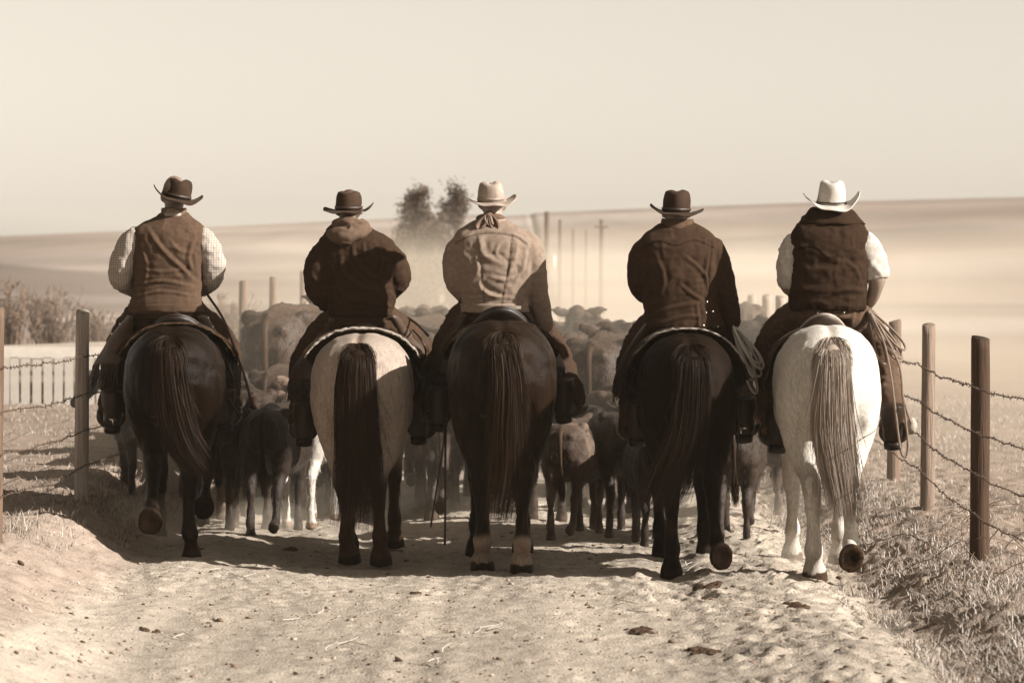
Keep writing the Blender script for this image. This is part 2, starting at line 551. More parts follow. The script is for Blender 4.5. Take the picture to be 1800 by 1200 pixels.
# colour: packed dirt, verge, dry pasture, ploughed bands on the far slopes
road = (1 - bank)
dirt_c, verge_c, field_c = sep(0.46) * np.array((1.0, 1.0, 0.96)), sep(0.33), sep(0.30)
wgt = smooth01(0.15, 0.75, bank + 0.25 * rough)
C = dirt_c * (1 - wgt)[:, None] + verge_c * wgt[:, None]
fieldw = (np.maximum(smooth01(-2.7, -3.3, GX), smooth01(2.7, 3.3, GX)).ravel())
C = C * (1 - fieldw)[:, None] + field_c * fieldw[:, None]
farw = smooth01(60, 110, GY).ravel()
band = fbm(np.stack([GX.ravel() * 0.012, GY.ravel() * 0.035, GX.ravel() * 0], 1), 41, 4)
strip = smooth01(-0.1, 0.25, band)
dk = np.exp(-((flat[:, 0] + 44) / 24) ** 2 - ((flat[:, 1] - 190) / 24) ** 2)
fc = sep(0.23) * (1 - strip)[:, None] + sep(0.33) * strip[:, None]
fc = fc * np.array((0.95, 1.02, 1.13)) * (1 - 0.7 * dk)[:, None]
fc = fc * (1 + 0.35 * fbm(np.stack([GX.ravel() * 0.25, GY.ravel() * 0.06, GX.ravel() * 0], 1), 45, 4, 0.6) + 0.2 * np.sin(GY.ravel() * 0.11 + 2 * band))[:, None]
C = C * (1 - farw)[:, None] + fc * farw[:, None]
C *= (1 + 0.16 * fbm(flat * np.array((0.9, 0.5, 1)), 51, 3) * (1 - farw))[:, None]
blot = smooth01(0.28, 0.5, fbm(flat * np.array((2.6, 1.5, 1)) + 7, 61, 4, 0.6)) * nearmask * smooth01(0.2, 1.2, flat[:, 0])
C *= (1 - 0.35 * blot)[:, None]
rut = fbm(np.stack([flat[:, 0] * 2.4, flat[:, 1] * 0.05, flat[:, 0] * 0], 1), 91, 4, 0.6) + 0.35 * fbm(flat * np.array((7, 0.9, 1)), 95, 3)
C *= (1 + 0.3 * np.clip(rut, -0.8, 0.5) * (1 - farw) * (1 - fieldw))[:, None]
C *= (1 - 0.22 * nearmask * smooth01(-0.1, 0.6, fbm(flat * np.array((22, 9, 1)), 97, 3, 0.7)))[:, None]
n0, n1 = GX.shape
idx = np.arange(n0 * n1).reshape(n0, n1)
GQ = np.stack([idx[:-1, :-1], idx[:-1, 1:], idx[1:, 1:], idx[1:, :-1]], -1).reshape(-1, 4)
gm = material('dirt_and_pasture', rough=0.95, spec=0.08, scale=5, vary=0.2, bump=0.9, bump_scale=70)
_n, _l = gm.node_tree.nodes, gm.node_tree.links       # crumbs of dark manure and pale grit
def specks(scale, lo, hi, colr, src):
    tc = _n.new('ShaderNodeTexCoord'); v = _n.new('ShaderNodeTexVoronoi'); v.inputs['Scale'].default_value = scale
    _l.new(tc.outputs['Object'], v.inputs['Vector'])
    r = _n.new('ShaderNodeMapRange'); r.inputs['From Min'].default_value = lo; r.inputs['From Max'].default_value = hi
    r.inputs['To Min'].default_value = 1; r.inputs['To Max'].default_value = 0
    _l.new(v.outputs['Distance'], r.inputs['Value'])
    wn_ = _n.new('ShaderNodeTexWhiteNoise'); _l.new(v.outputs['Position'], wn_.inputs['Vector'])
    g = _n.new('ShaderNodeMath'); g.operation = 'GREATER_THAN'; g.inputs[1].default_value = 0.6
    _l.new(wn_.outputs['Value'], g.inputs[0])
    mm = _n.new('ShaderNodeMath'); mm.operation = 'MULTIPLY'
    _l.new(r.outputs[0], mm.inputs[0]); _l.new(g.outputs[0], mm.inputs[1])
    mx = _n.new('ShaderNodeMixRGB'); mx.inputs[2].default_value = (*colr, 1)
    _l.new(mm.outputs[0], mx.inputs[0]); _l.new(src, mx.inputs[1])
    return mx.outputs[0]
_bs = _n['Principled BSDF']
_s = _bs.inputs['Base Color'].links[0].from_socket
_s = specks(14, 0.10, 0.2, sep(0.14), _s)
_s = specks(38, 0.15, 0.28, sep(0.17), _s)
_s = specks(30, 0.12, 0.22, sep(0.6), _s)
_l.new(_s, _bs.inputs['Base Color'])
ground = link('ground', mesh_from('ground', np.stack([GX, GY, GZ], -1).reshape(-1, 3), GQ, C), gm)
tag(ground, kind='structure')

# loose clods and pebbles on the road
def ico(seed):
    r = np.random.default_rng(seed)
    V, Fc = ball((0, 0, 0), 1.0, 6, 5)
    return V * r.uniform(0.65, 1.2, (len(V), 1)) * np.array((1.2, 1.1, 0.7)), Fc
g = Geo()
protos = [ico(s) for s in range(6)]
for k in range(2000):
    x_ = RNG.uniform(-2.8, 2.9); y_ = 14.4 + 11 * RNG.random() ** 1.4
    s_ = 0.004 + 0.014 * RNG.random() ** 4
    if x_ > 1.2: s_ *= 1.4
    V, Fc = protos[k % 6]
    a_ = RNG.uniform(0, 6.28); R_ = np.array(((math.cos(a_), -math.sin(a_), 0), (math.sin(a_), math.cos(a_), 0), (0, 0, 1)))
    g.add(V @ R_.T * s_ + (x_, y_, 0), Fc, sep(RNG.choice([0.08, 0.18, 0.3, 0.42], p=[0.3, 0.3, 0.25, 0.15])))
V, Fc, Cc = g.arrays()
V[:, 2] += gz(V[:, 0], V[:, 1]) + 0.004
o = link('pebbles', mesh_from('pebbles', V, Fc, Cc), M['stone'])
tag(o, 'loose clods and pebbles scattered over the dirt road', 'pebbles', kind='stuff')

# ------------------------------------------------------------------ grass
def blades(name, x, y, h, lean, w, cols, label, cat='grass'):
    N = len(x)
    z = gz(x, y)
    a = RNG.uniform(0, 2 * math.pi, N)
    d = np.stack([np.cos(a), np.sin(a), np.zeros(N)], 1)
    s = RNG.uniform(-0.6, 0.6, N)
    sd = np.stack([np.cos(s), np.sin(s), np.zeros(N)], 1)
    b = np.stack([x, y, z - 0.01], 1)
    L_ = (h * lean)[:, None] * d
    up = np.array((0, 0, 1.0))
    lv = [(0, 0, 1.0), (0.35, 0.6, 0.8), (1.0, 1.0, 0.12)]
    V = np.stack([np.stack([b + L_ * q + up * (h * t * (1 - 0.35 * lean * t))[:, None] + sg * sd * (w * k)[:, None] for sg in (-1, 1)], 1) for q, t, k in lv], 1)
    id_ = np.arange(N * 6).reshape(N, 3, 2)
    Q = np.stack([id_[:, :-1, 0], id_[:, :-1, 1], id_[:, 1:, 1], id_[:, 1:, 0]], -1).reshape(-1, 4)
    o = link(name, mesh_from(name, V.reshape(-1, 3), Q, np.repeat(cols, 6, axis=0)), M['grass'])
    tag(o, label, cat, kind='stuff')
    return o

def tufted(n, x0, x1, y0, y1, thr, pw, sc=1.6):
    x, y = RNG.uniform(x0, x1, n * 4), y0 + (y1 - y0) * RNG.random(n * 4) ** pw
    k = fbm(np.stack([x * sc, y * sc * 0.8, x * 0], 1), 71, 3) + 0.35 * RNG.standard_normal(len(x)) * 0.5 > thr
    return x[k][:n], y[k][:n]

def grass_cols(N, lo=0.2, hi=0.5):
    v = lo + (hi - lo) * RNG.random(N) ** 1.2
    t = np.linspace(lo, hi, 12)
    tab = np.array([sep(q) for q in t])
    return tab[np.clip(((v - lo) / (hi - lo) * 11).astype(int), 0, 11)]

x, y = tufted(42000, 2.15, 9.0, 15, 46, -0.25, 1.7)
N = len(x); edge = np.exp(-((x - 2.6) / 0.5) ** 2)
h = RNG.uniform(0.025, 0.065, N) * (1 + 0.5 * edge * RNG.random(N))
blades('pasture_grass', x, y, h, RNG.uniform(0.1, 1.0, N) ** 1.3, RNG.uniform(0.0016, 0.0034, N), grass_cols(N, 0.3, 0.75), 'dry matted pasture grass beyond the right hand fence')
x, y = tufted(24000, 1.85, 2.75, 14.5, 27, 0.0, 1.2, 2.6)
N = len(x)
h = RNG.uniform(0.02, 0.065, N) * np.where(RNG.random(N) < 0.06, 2.0, 1)
blades('verge_grass', x, y, h, RNG.uniform(0.2, 1.1, N), RNG.uniform(0.0016, 0.0034, N), grass_cols(N, 0.22, 0.7), 'tufted dry grass on the bank along the right edge of the road')
x, y = tufted(30000, -9.5, -2.6, 19.5, 46, -0.3, 1.6)
N = len(x)
h = RNG.uniform(0.025, 0.07, N) * np.where(RNG.random(N) < 0.05, 2.2, 1)
blades('field_grass', x, y, h, RNG.uniform(0.2, 1.1, N), RNG.uniform(0.0016, 0.0034, N), grass_cols(N, 0.3, 0.72), 'short pale grass in the field left of the wire fence')
x, y = tufted(5200, -2.95, -2.4, 21.2, 26, 0.05, 1.0, 3.0)
N = len(x)
h = RNG.uniform(0.02, 0.07, N) * np.where(RNG.random(N) < 0.06, 1.9, 1)
blades('bank_grass', x, y, h, RNG.uniform(0.2, 1.0, N), RNG.uniform(0.003, 0.005, N), grass_cols(N, 0.2, 0.55), 'thin dark grass tufts under the left wire fence')
# straw dropped on the road
P = []
for (cx_, cy_, n_) in ((565, 1080, 5), (620, 1130, 4), (402, 1012, 7), (1205, 1008, 9), (1470, 1060, 5), (850, 1100, 4), (1640, 860, 4), (300, 1130, 3), (760, 1170, 3), (1120, 1075, 3)):
    D_ = EYE * FPX / (cy_ - HZ)
    for k in range(n_):
        c_ = np.array((X(cx_, D_) + RNG.normal(0, 0.06), D_ + RNG.normal(0, 0.22), 0.0)); a_ = RNG.uniform(0, 3.14); l_ = RNG.uniform(0.05, 0.16)
        t = np.linspace(-0.5, 0.5, 5)[:, None]
        q = c_ + t * l_ * np.array((math.cos(a_), 1.6 * math.sin(a_), 0)) + (t ** 2) * RNG.normal(0, 0.1) * np.array((-math.sin(a_), math.cos(a_), 0))
        q[:, 2] = gz(q[:, 0], q[:, 1]) + 0.014 + 0.03 * RNG.random() * (t[:, 0] + 0.5)
        P.append(q)
P = np.array(P); V, Q, _c = strands(P, np.full(P.shape[:2], 0.0028))
tag(link('straw', mesh_from('straw', V, Q, np.tile(sep(0.66), (len(V), 1))), M['grass']), 'pale straw stems strewn over the dirt road', 'straw', kind='stuff')
# tangle of dry weed stems round the right fence
P = []
for k in range(46):
    b_ = np.array((RNG.uniform(2.25, 3.0), RNG.uniform(17.5, 23), 0)); b_[2] = gz(b_[0], b_[1])
    a_ = RNG.uniform(0, 6.28); l_ = RNG.uniform(0.2, 0.62)
    t = np.linspace(0, 1, 8)[:, None]
    q = b_ + t * l_ * np.array((math.cos(a_), math.sin(a_), 0)) * 0.9 + np.array((0, 0, 1)) * (l_ * (0.9 * t - 0.75 * t ** 2)) + 0.02 * RNG.normal(0, 1, (8, 3)) * t
    P.append(q)
P = np.array(P); V, Q, _c = strands(P, np.full(P.shape[:2], 0.0032) * np.linspace(1.2, 0.5, 8)[None])
tag(link('weed_stems', mesh_from('weed_stems', V, Q, np.tile(sep(0.2), (len(V), 1))), M['grass']), 'arching dry weed stems tangled round the right fence posts', 'weeds', kind='stuff')

# dung clods
dung_spots = [((730, 1043), 0.05, 'small dung clod on the smooth dirt in front of the middle horse'),
              ((512, 968), 0.085, 'flat dung pat behind the pale horse at the shadow edge'),
              ((1128, 1111), 0.11, 'broad dark dung heap on the road below the black horse'),
              ((1240, 1148), 0.12, 'broken dung pile near the bottom of the road, right of centre'),
              ((255, 1112), 0.045, 'dark dung clod in the left wheel track'),
              ((1245, 1040), 0.12, 'trodden dung smear just behind the black horse'),
              ((1400, 1078), 0.10, 'dark dung lumps behind the white horse'),
              ((1700, 1190), 0.07, 'dung lump at the bottom right of the road'),
              ((700, 1160), 0.03, 'tiny dung crumb near the bottom centre of the road')]
for i, ((px_, py_), s_, lab) in enumerate(dung_spots):
    D_ = EYE * FPX / (py_ - HZ)
    g = Geo()
    r = np.random.default_rng(i + 5)
    for k in range(20):
        c_ = np.array((np.clip(r.normal(0, s_ * 0.3), -s_ * 0.5, s_ * 0.5), np.clip(r.normal(0, s_ * 0.7), -s_, s_), 0.006 + s_ * 0.07 * r.random()))
        V, Fc = ball((0, 0, 0), 1, 9, 7)
        V = V * (r.uniform(0.7, 1.25, (len(V), 1)) + 0.25 * fbm(V * 2.2 + k, k, 3)[:, None]) * np.array((0.34, 0.5, 0.15)) * s_ * r.uniform(0.3, 0.9)
        g.add(V + c_, Fc)
    g.add(*ball((0, 0, 0.004), (s_ * 0.55, s_ * 1.2, 0.012), 14, 7))
    V, Fc, _nn = remesh(g, max(0.0035, s_ * 0.05), 1, 0.4); Cc = np.ones((len(V), 3))
    x0_ = X(px_, D_)
    V[:, 2] += gz(V[:, 0] + x0_, V[:, 1] + D_)
    o = link('dung_clod', mesh_from('dung_clod', V, Fc, Cc), M['dung'], None, (x0_, D_, 0.0))
    tag(o, lab, 'dung', 'dung dropped along the road')

# ------------------------------------------------------------------ wire fences
def make_post(seed, h=1.27, r=0.058, tone=0.3, lean=0.0):
    rr = np.random.default_rng(seed)
    n, m = 20, 26
    ang = np.linspace(0, 2 * math.pi, n, endpoint=False)
    V = []
    crack = rr.uniform(0, 6.28, 3)
    for k in range(m):
        t = k / (m - 1)
        z = -0.35 + (h + 0.35) * t
        rad = r * (1.06 - 0.1 * t) * (1 + 0.05 * fbm(np.stack([np.cos(ang) * 1.5, np.sin(ang) * 1.5, np.full(n, z * 2.2)], 1) + seed, seed, 3))
        for c_ in crack:
            dlt = np.abs((ang - c_ - 0.25 * math.sin(z * 2 + c_) + math.pi) % (2 * math.pi) - math.pi)
            rad = rad - r * 0.09 * np.exp(-(dlt / 0.14) ** 2)
        V.append(np.stack([rad * np.cos(ang) + lean * z, rad * np.sin(ang), np.full(n, z)], 1))
    top = V[-1].copy(); top[:, :2] = (top[:, :2] - top[:, :2].mean(0)) * 0.93 + top[:, :2].mean(0); top[:, 2] += 0.008 + 0.012 * np.cos(ang + seed)
    V.append(top)
    m += 1
    V = np.vstack(V)
    Fc = [(i * n + j, i * n + (j + 1) % n, (i + 1) * n + (j + 1) % n, (i + 1) * n + j) for i in range(m - 1) for j in range(n)]
    Fc.append(tuple((m - 1) * n + j for j in range(n)))
    g = Geo(); g.add(V, Fc, sep(tone))
    return g

WIRE_H = (1.0, 0.755, 0.52, 0.29)
fence_r, fence_l = [], []
posts_r = [(1845, 16.6, 0.16, 1.25, 'dark fence post'), (1722, 19.3, 0.055, 1.26, 'dark round fence post nearest on the right, its foot in dry weeds'),
           (1630, 23.3, 0.22, 1.26, 'pale split fence post, second from the right edge'), (1570, 26.4, 0.16, 1.24, 'grey fence post just behind the white horse and its lariat')]
for i, (px_, D_, tone, h_, lab) in enumerate(posts_r):
    x_ = X(px_, D_); z_ = float(gz(x_, D_))
    fence_r.append((x_, D_, z_))
    if i == 0: continue
    o = obj('fence_post', make_post(3 + i, h_, (0.06, 0.056, 0.048, 0.05)[i], tone, 0.004 * i), M['wood'], None, (x_, D_, z_))
    tag(o, lab, 'fence post', 'round wooden posts of the wire fences')
far_r = ['hazy fence post beyond the white horse, close to the rider\'s left knee', 'faint fence post, second left of the white horse rider in the dust', 'faint fence post, third left of the white horse rider in the dust', 'faint fence post nearest the black horse rider\'s right arm in the dust']
for i, D_ in enumerate((30.0, 34.0, 37.8, 40.6, 43.4, 47.0, 52)):
    x_ = 2.98 + (D_ - 28) * 0.017; z_ = float(gz(x_, D_))
    fence_r.append((x_, D_, z_))
    if 2 <= i <= 5:
        o = obj('fence_post', make_post(20 + i, 1.36, 0.062, 0.34), M['wood'], None, (x_, D_, z_))
        tag(o, far_r[i - 2], 'fence post', 'round wooden posts of the wire fences')
posts_l = [(-130, 16.2, 0.3, 1.3, None), (-11, 18.9, 0.12, 1.3, 'fence post cut by the left edge of the picture'), (143, 22.3, 0.46, 1.25, 'sunlit fence post standing left of the dark horse at the left'),
           (255, 27.0, 0.3, 1.3, None), (356, 32.0, 0.3, 1.3, None), (425, 36.6, 0.28, 1.42, 'leftmost of three far fence posts between the left two riders'),
           (478, 41.2, 0.28, 1.5, 'middle of three far fence posts between the left two riders'), (531, 47.0, 0.28, 1.55, 'rightmost of three far fence posts, beside the second rider\'s elbow'), (580, 54.0, 0.28, 1.5, None)]
for i, (px_, D_, tone, h_, lab) in enumerate(posts_l):
    x_ = X(px_, D_); z_ = float(gz(x_, D_))
    fence_l.append((x_, D_, z_))
    if lab is None: continue
    o = obj('fence_post', make_post(40 + i, h_, 0.046 if D_ < 30 else 0.05, tone * (1.0 if D_ < 30 else 0.6), 0.006 if i == 2 else 0.012), M['wood'], None, (x_, D_, z_))
    tag(o, lab, 'fence post', 'round wooden posts of the wire fences')

def barbed(name, posts, hgt, off, lab, seed):
    rr = np.random.default_rng(seed)
    P = []
    for (a, b) in zip(posts[:-1], posts[1:]):
        L_ = math.hypot(b[0] - a[0], b[1] - a[1])
        for t in np.linspace(0, 1, 15)[:-1]:
            s_ = 4 * t * (1 - t)
            P.append((a[0] + (b[0] - a[0]) * t + off, a[1] + (b[1] - a[1]) * t, a[2] + (b[2] - a[2]) * t + hgt - 0.02 * s_ * rr.uniform(0.6, 1.2) + rr.normal(0, 0.004)))
    P = np.array(P)
    g = Geo()
    thick = np.full(len(P), 0.0032)
    g.add(*tube(P, thick, 5))
    d = np.concatenate([[0], np.cumsum(np.linalg.norm(np.diff(P, axis=0), axis=1))])
    for s in np.arange(0.05, d[-1], 0.115):
        if np.interp(s, d, P[:, 1]) > 34: break
        c_ = np.array([np.interp(s + rr.normal(0, 0.01), d, P[:, k]) for k in range(3)])
        for q in range(2):
            v = rr.normal(0, 1, 3); v /= np.linalg.norm(v); v *= rr.uniform(0.008, 0.018)
            g.add(*tube([c_ - v, c_, c_ + v], 0.0022, 4))
    o = obj(name, g, M['wire'])
    tag(o, lab, 'wire', 'barbed wire strands')
for i, hgt in enumerate(WIRE_H):
    nm = ('top', 'second', 'third', 'lowest')[i]
    barbed('barbed_wire', fence_r, hgt, -0.066, f'{nm} barbed wire strand of the fence on the right', 60 + i)
    barbed('barbed_wire', fence_l, hgt - 0.03, 0.058, f'{nm} barbed wire strand of the fence on the left', 70 + i)

# ------------------------------------------------------------------ white slat fence and low shed on the left
D_ = 39.5
wf = empty('slat_fence', (X(235, D_), D_, 0.30))
tag(wf, 'low white slat fence in the field at far left', 'fence')
sl = Geo(); V, Fc = box((0, 0, 0.26), (0.098, 0.03, 0.56)); sl.add(V, Fc, sep(0.62))
sme = mesh_from('slat', *sl.arrays(), smooth=False)
x0_, x1_ = X(-12, D_) - wf.location.x, X(478, D_) - wf.location.x
xs = np.arange(x0_, x1_, 0.125)
for k, xx in enumerate(xs):
    s_ = link('slat', sme, M['white'], wf, (xx + RNG.normal(0, 0.006), 0.0, RNG.normal(0, 0.012)))
    s_.rotation_euler = (0, RNG.normal(0, 0.012), 0)
for zz, hh, tone in ((0.60, 0.13, 0.8), (0.08, 0.06, 0.55), (0.36, 0.05, 0.55)):
    g = Geo(); g.add(*box(((x0_ + x1_) / 2, 0.035 if zz < 0.5 else 0.0, zz), (x1_ - x0_ + 0.1, 0.03, hh)), sep(tone)); obj('rail', g, M['white'], wf, smooth=False)
g = Geo(); g.add(*box(((x0_ + x1_) / 2, 0.30, 0.27), (x1_ - x0_ + 0.1, 0.03, 0.52)), sep(0.36)); obj('gap_shade_sheet', g, M['white'], wf, smooth=False)  # grey sheet behind the slats: its tone paints the shadow in the gaps
D_ = 47.0
sh = empty('low_shed', (X(200, D_), D_, 0.0))
tag(sh, 'long low white roofed shelter behind the slat fence at far left', 'shed')
hw = 300 * D_ / FPX
g = Geo(); g.add(*box((0, 0.75, 0.25), (2 * hw, 1.5, 0.7)), sep(0.35)); obj('wall', g, M['white'], sh, smooth=False)
g = Geo(); g.add(*sheet([[(-hw - 0.1, -0.1, 0.55), (-hw * 0.4, -0.1, 0.60), (0, -0.1, 0.64), (hw + 0.1, -0.1, 0.64)], [(-hw - 0.1, 0.75, 0.78), (-hw * 0.4, 0.75, 0.83), (0, 0.75, 0.86), (hw + 0.1, 0.75, 0.86)], [(-hw - 0.1, 1.6, 0.62), (-hw * 0.4, 1.6, 0.66), (0, 1.6, 0.7), (hw + 0.1, 1.6, 0.7)]], 3), sep(0.42))
obj('roof', g, M['white'], sh, smooth=False, solid=0.03)

# ------------------------------------------------------------------ utility poles
pole_spec = [(961, 372, 118, 0.085, 0, 'tall thick utility pole right of the middle rider\'s shoulder'), (984, 386, 132, 0.06, 0, 'second utility pole from the middle rider, thin and hazy'),
             (1007, 402, 150, 0.05, 0, 'third utility pole from the middle rider, faint and slender'), (1030, 404, 158, 0.045, 0, 'fourth utility pole from the middle rider, faintest and thin'),
             (1057, 386, 128, 0.075, 1, 'thick utility pole with a crossarm halfway between the third and fourth riders')]
for (px_, py_, D_, r_, arm, lab) in pole_spec:
    x_ = X(px_, D_); z0_ = float(gz(x_, D_)); zt = Z(py_, D_)
    pe = empty('utility_pole', (x_, D_, z0_)); tag(pe, lab, 'utility pole', 'utility poles in the haze')
    h_ = zt - z0_
    g = Geo(); g.add(*tube([(0, 0, -0.3), (0, 0, h_ * 0.5), (0.01, 0, h_)], [r_ * 1.25, r_ * 1.1, r_], 10, 4), sep(0.10)); obj('shaft', g, M['wood'], pe)
    if arm:
        g = Geo(); g.add(*box((0.0, -r_ - 0.03, h_ - 0.28), (0.5, 0.06, 0.07)), sep(0.13)); obj('crossarm', g, M['wood'], pe, smooth=False)
        for sx in (-0.2, 0.2):
            g = Geo(); g.add(*tube([(sx, -r_ - 0.03, h_ - 0.24), (sx, -r_ - 0.03, h_ - 0.14)], 0.018, 8), sep(0.3)); obj('insulator', g, M['white'], pe)
D_ = 118.0
g = Geo(); V, Fc = loft([(0, 0, -0.02), (0, 0, 0.06), (0, 0, 0.36), (0, 0, 0.42)], [0.03, 0.07, 0.07, 0.04], n=12, sub=3); g.add(V, Fc, sep(0.8))
o = obj('marker_drum', g, M['white'], None, (X(973, D_) , D_ - 0.02, Z(470, D_)))
tag(o, 'small white canister hung on the tall utility pole', 'canister')

# ------------------------------------------------------------------ trees and bare bushes in the haze
def tree(name, px_, top, D_, halfw, seed, lab, tone=0.06, leaves=5200):
    rr = np.random.default_rng(seed)
    x_ = X(px_, D_); z0 = float(gz(x_, D_)); H_ = Z(top, D_) - z0; W_ = halfw * D_ / FPX
    t = empty(name, (x_, D_, z0)); tag(t, lab, 'tree', 'trees behind the herd')
    g = Geo()
    g.add(*tube([(0, 0, -0.2), (0.03, 0, H_ * 0.3), (-0.05, 0.03, H_ * 0.6), (0.02, 0, H_ * 0.93)], [0.13, 0.1, 0.06, 0.015], 8, 5), sep(0.09))
    tips = []
    for k in range(44):
        zz = H_ * rr.uniform(0.06, 0.86); a = rr.uniform(0, 6.28)
        prof = math.sin(math.pi * min(1, (zz / H_ + 0.12)) ** 0.9) * 0.9 + 0.25
        l_ = W_ * prof * rr.uniform(0.55, 1.1)
        tip = np.array((math.cos(a) * l_, math.sin(a) * l_, zz + H_ * rr.uniform(0.06, 0.2)))
        g.add(*tube([(0, 0, zz), tip * np.array((0.5, 0.5, 1)) + np.array((0, 0, -0.06)), tip], [0.04, 0.025, 0.008], 5, 3), sep(0.09))
        tips += [tip, tip * np.array((0.62, 0.62, 1)) + np.array((0, 0, -0.08 * H_ * rr.random()))]
    for k in range(7):
        tips.append(np.array((rr.normal(0, 0.1 * W_), rr.normal(0, 0.1 * W_), H_ * rr.uniform(0.78, 0.97))))
    obj('trunk', g, M['bark'], t)
    tips = np.array(tips)
    c = tips[rr.integers(0, len(tips), leaves)]
    clump = rr.uniform(0.55, 1.25, len(tips))
    p = c + rr.normal(0, 1, (leaves, 3)) * np.array((0.115, 0.115, 0.15)) * rr.uniform(0.5, 1.2, (leaves, 1))
    a, b = rr.normal(0, 1, (leaves, 3)), rr.normal(0, 1, (leaves, 3))
    a /= np.linalg.norm(a, axis=1)[:, None]; b -= a * (a * b).sum(1)[:, None]; b /= np.linalg.norm(b, axis=1)[:, None]
    s_ = rr.uniform(0.025, 0.06, (leaves, 1))
    V = np.stack([p - a * s_, p + b * s_ * 0.55, p + a * s_, p - b * s_ * 0.55], 1).reshape(-1, 3)
    cc = np.array([sep(v) for v in (tone * 0.6, tone, tone * 1.5)])[rr.integers(0, 3, leaves)]
    link('crown', mesh_from('crown', V, np.arange(leaves * 4).reshape(-1, 4), np.repeat(cc, 4, axis=0), smooth=False), M['leaf'], t)
tree('broadleaf_tree', 731, 338, 98.0, 52, 3, 'bushy tree in the haze between the second and third riders, left one', 0.075, 11000)
tree('broadleaf_tree', 808, 331, 104.0, 42, 8, 'taller narrow tree whose top touches the middle rider\'s hat', 0.07, 10000)
tree('broadleaf_tree', 766, 388, 101.0, 84, 12, 'low bush in the haze at the foot of the two trees', 0.075, 13000)

def bush(px_, base, top, D_, spread, seed, lab, n=95):
    rr = np.random.default_rng(seed)
    x_ = X(px_, D_); z0 = float(gz(x_, D_)); H_ = Z(top, D_) - z0; W_ = spread * D_ / FPX
    b = empty('bare_bush', (x_, D_, z0)); tag(b, lab, 'bush', 'bare bushes in the left field')
    P = []
    for k in range(n):
        a = rr.uniform(0, 6.28); s = rr.random() ** 0.6
        root = np.array((rr.normal(0, W_ * 0.3), rr.normal(0, W_ * 0.2), 0))
        tip = root + np.array((math.cos(a) * W_ * s, math.sin(a) * W_ * 0.6 * s, H_ * rr.uniform(0.5, 1.0)))
        t = np.linspace(0, 1, 6)[:, None]
        q = root * (1 - t) + tip * t + rr.normal(0, 0.03, (6, 3)) * t + np.array((0, 0, 0.15 * H_)) * (t - t * t)
        P.append(q)
        for m in range(5):
            i = rr.integers(2, 6)
            q2 = q[i] + np.linspace(0, 1, 6)[:, None] * (rr.normal(0, 0.13, 3) * np.array((1.2, 1, 1)) + np.array((0, 0, 0.17))) * H_ * 0.3
            P.append(q2)
    P = np.array(P); V, Q, _c = strands(P, np.full(P.shape[:2], 0.012) * np.linspace(1.3, 0.4, 6)[None])
    link('twigs', mesh_from('twigs', V, Q, np.tile(sep(0.15), (len(V), 1))), M['bark'], b)
bush(8, 600, 500, 62, 45, 1, 'bare grey bush cut by the left edge of the picture')
bush(92, 600, 508, 64, 55, 2, 'bare twiggy bush left of the first rider')
bush(165, 600, 545, 68, 40, 4, 'low faint bush right behind the sunlit left fence post', 110)
bush(400, 600, 520, 66, 40, 6, 'faint bare bush between the first rider and the far fence posts', 110)


# ------------------------------------------------------------------ animals
def rotx(p, c, deg):
    a = math.radians(deg); q = np.array(p, float) - c
    y = q[..., 1] * math.cos(a) - q[..., 2] * math.sin(a); z = q[..., 1] * math.sin(a) + q[..., 2] * math.cos(a)
    return np.stack([q[..., 0], y, z], -1) + c

def rotz(p, c, deg):
    a = math.radians(deg); q = np.array(p, float) - c
    x = q[..., 0] * math.cos(a) - q[..., 1] * math.sin(a); y = q[..., 0] * math.sin(a) + q[..., 1] * math.cos(a)
    return np.stack([x, y, q[..., 2]], -1) + c

def leg(spec, side, joints, swing, stance=True, dx=0.0, base=0.0):
    """spec rows x,y,z,rx,ry for the left leg; joints (row, degrees) from the hip down; returns points and radii"""
    A = np.array(spec, float)
    P = A[:, :3].copy(); P[:, 0] *= side
    P[:, 0] += dx * np.linspace(0, 1, len(P)) ** 1.2
    for (j, deg) in joints:
        P[j + 1:] = rotx(P[j + 1:], P[j], deg)
    if stance is True:
        k = (P[0, 2] - base) / (P[0, 2] - P[-1, 2])
        P[:, 2] = P[0, 2] - (P[0, 2] - P[:, 2]) * k
    elif stance:
        k = float(stance)
        P[:, 2] = P[0, 2] - (P[0, 2] - P[:, 2]) * k
    return P, A[:, 3:5]

HORSE_S = [(-0.815, 1.30, 1.12, 0.05), (-0.775, 1.385, 1.0, 0.15), (-0.68, 1.452, 0.90, 0.243), (-0.53, 1.488, 0.84, 0.295), (-0.34, 1.497, 0.83, 0.312), (-0.12, 1.470, 0.82, 0.300),
           (0.10, 1.425, 0.79, 0.285), (0.32, 1.405, 0.755, 0.280), (0.55, 1.43, 0.74, 0.265), (0.72, 1.49, 0.76, 0.235), (0.86, 1.44, 0.82, 0.20), (0.97, 1.30, 0.92, 0.14), (1.03, 1.17, 1.02, 0.06)]
HIND = [(-0.13, -0.40, 1.26, 0.14, 0.25), (-0.158, -0.46, 1.10, 0.152, 0.28), (-0.158, -0.47, 0.95, 0.138, 0.24), (-0.150, -0.48, 0.82, 0.118, 0.180), (-0.136, -0.53, 0.70, 0.086, 0.115),
        (-0.122, -0.61, 0.60, 0.056, 0.076), (-0.115, -0.655, 0.53, 0.050, 0.074), (-0.112, -0.640, 0.45, 0.040, 0.052), (-0.110, -0.62, 0.33, 0.031, 0.043), (-0.110, -0.605, 0.235, 0.034, 0.046),
        (-0.110, -0.595, 0.185, 0.044, 0.053), (-0.110, -0.565, 0.125, 0.036, 0.040), (-0.110, -0.545, 0.085, 0.047, 0.052), (-0.110, -0.535, 0.06, 0.054, 0.062), (-0.110, -0.525, 0.0, 0.062, 0.074)]
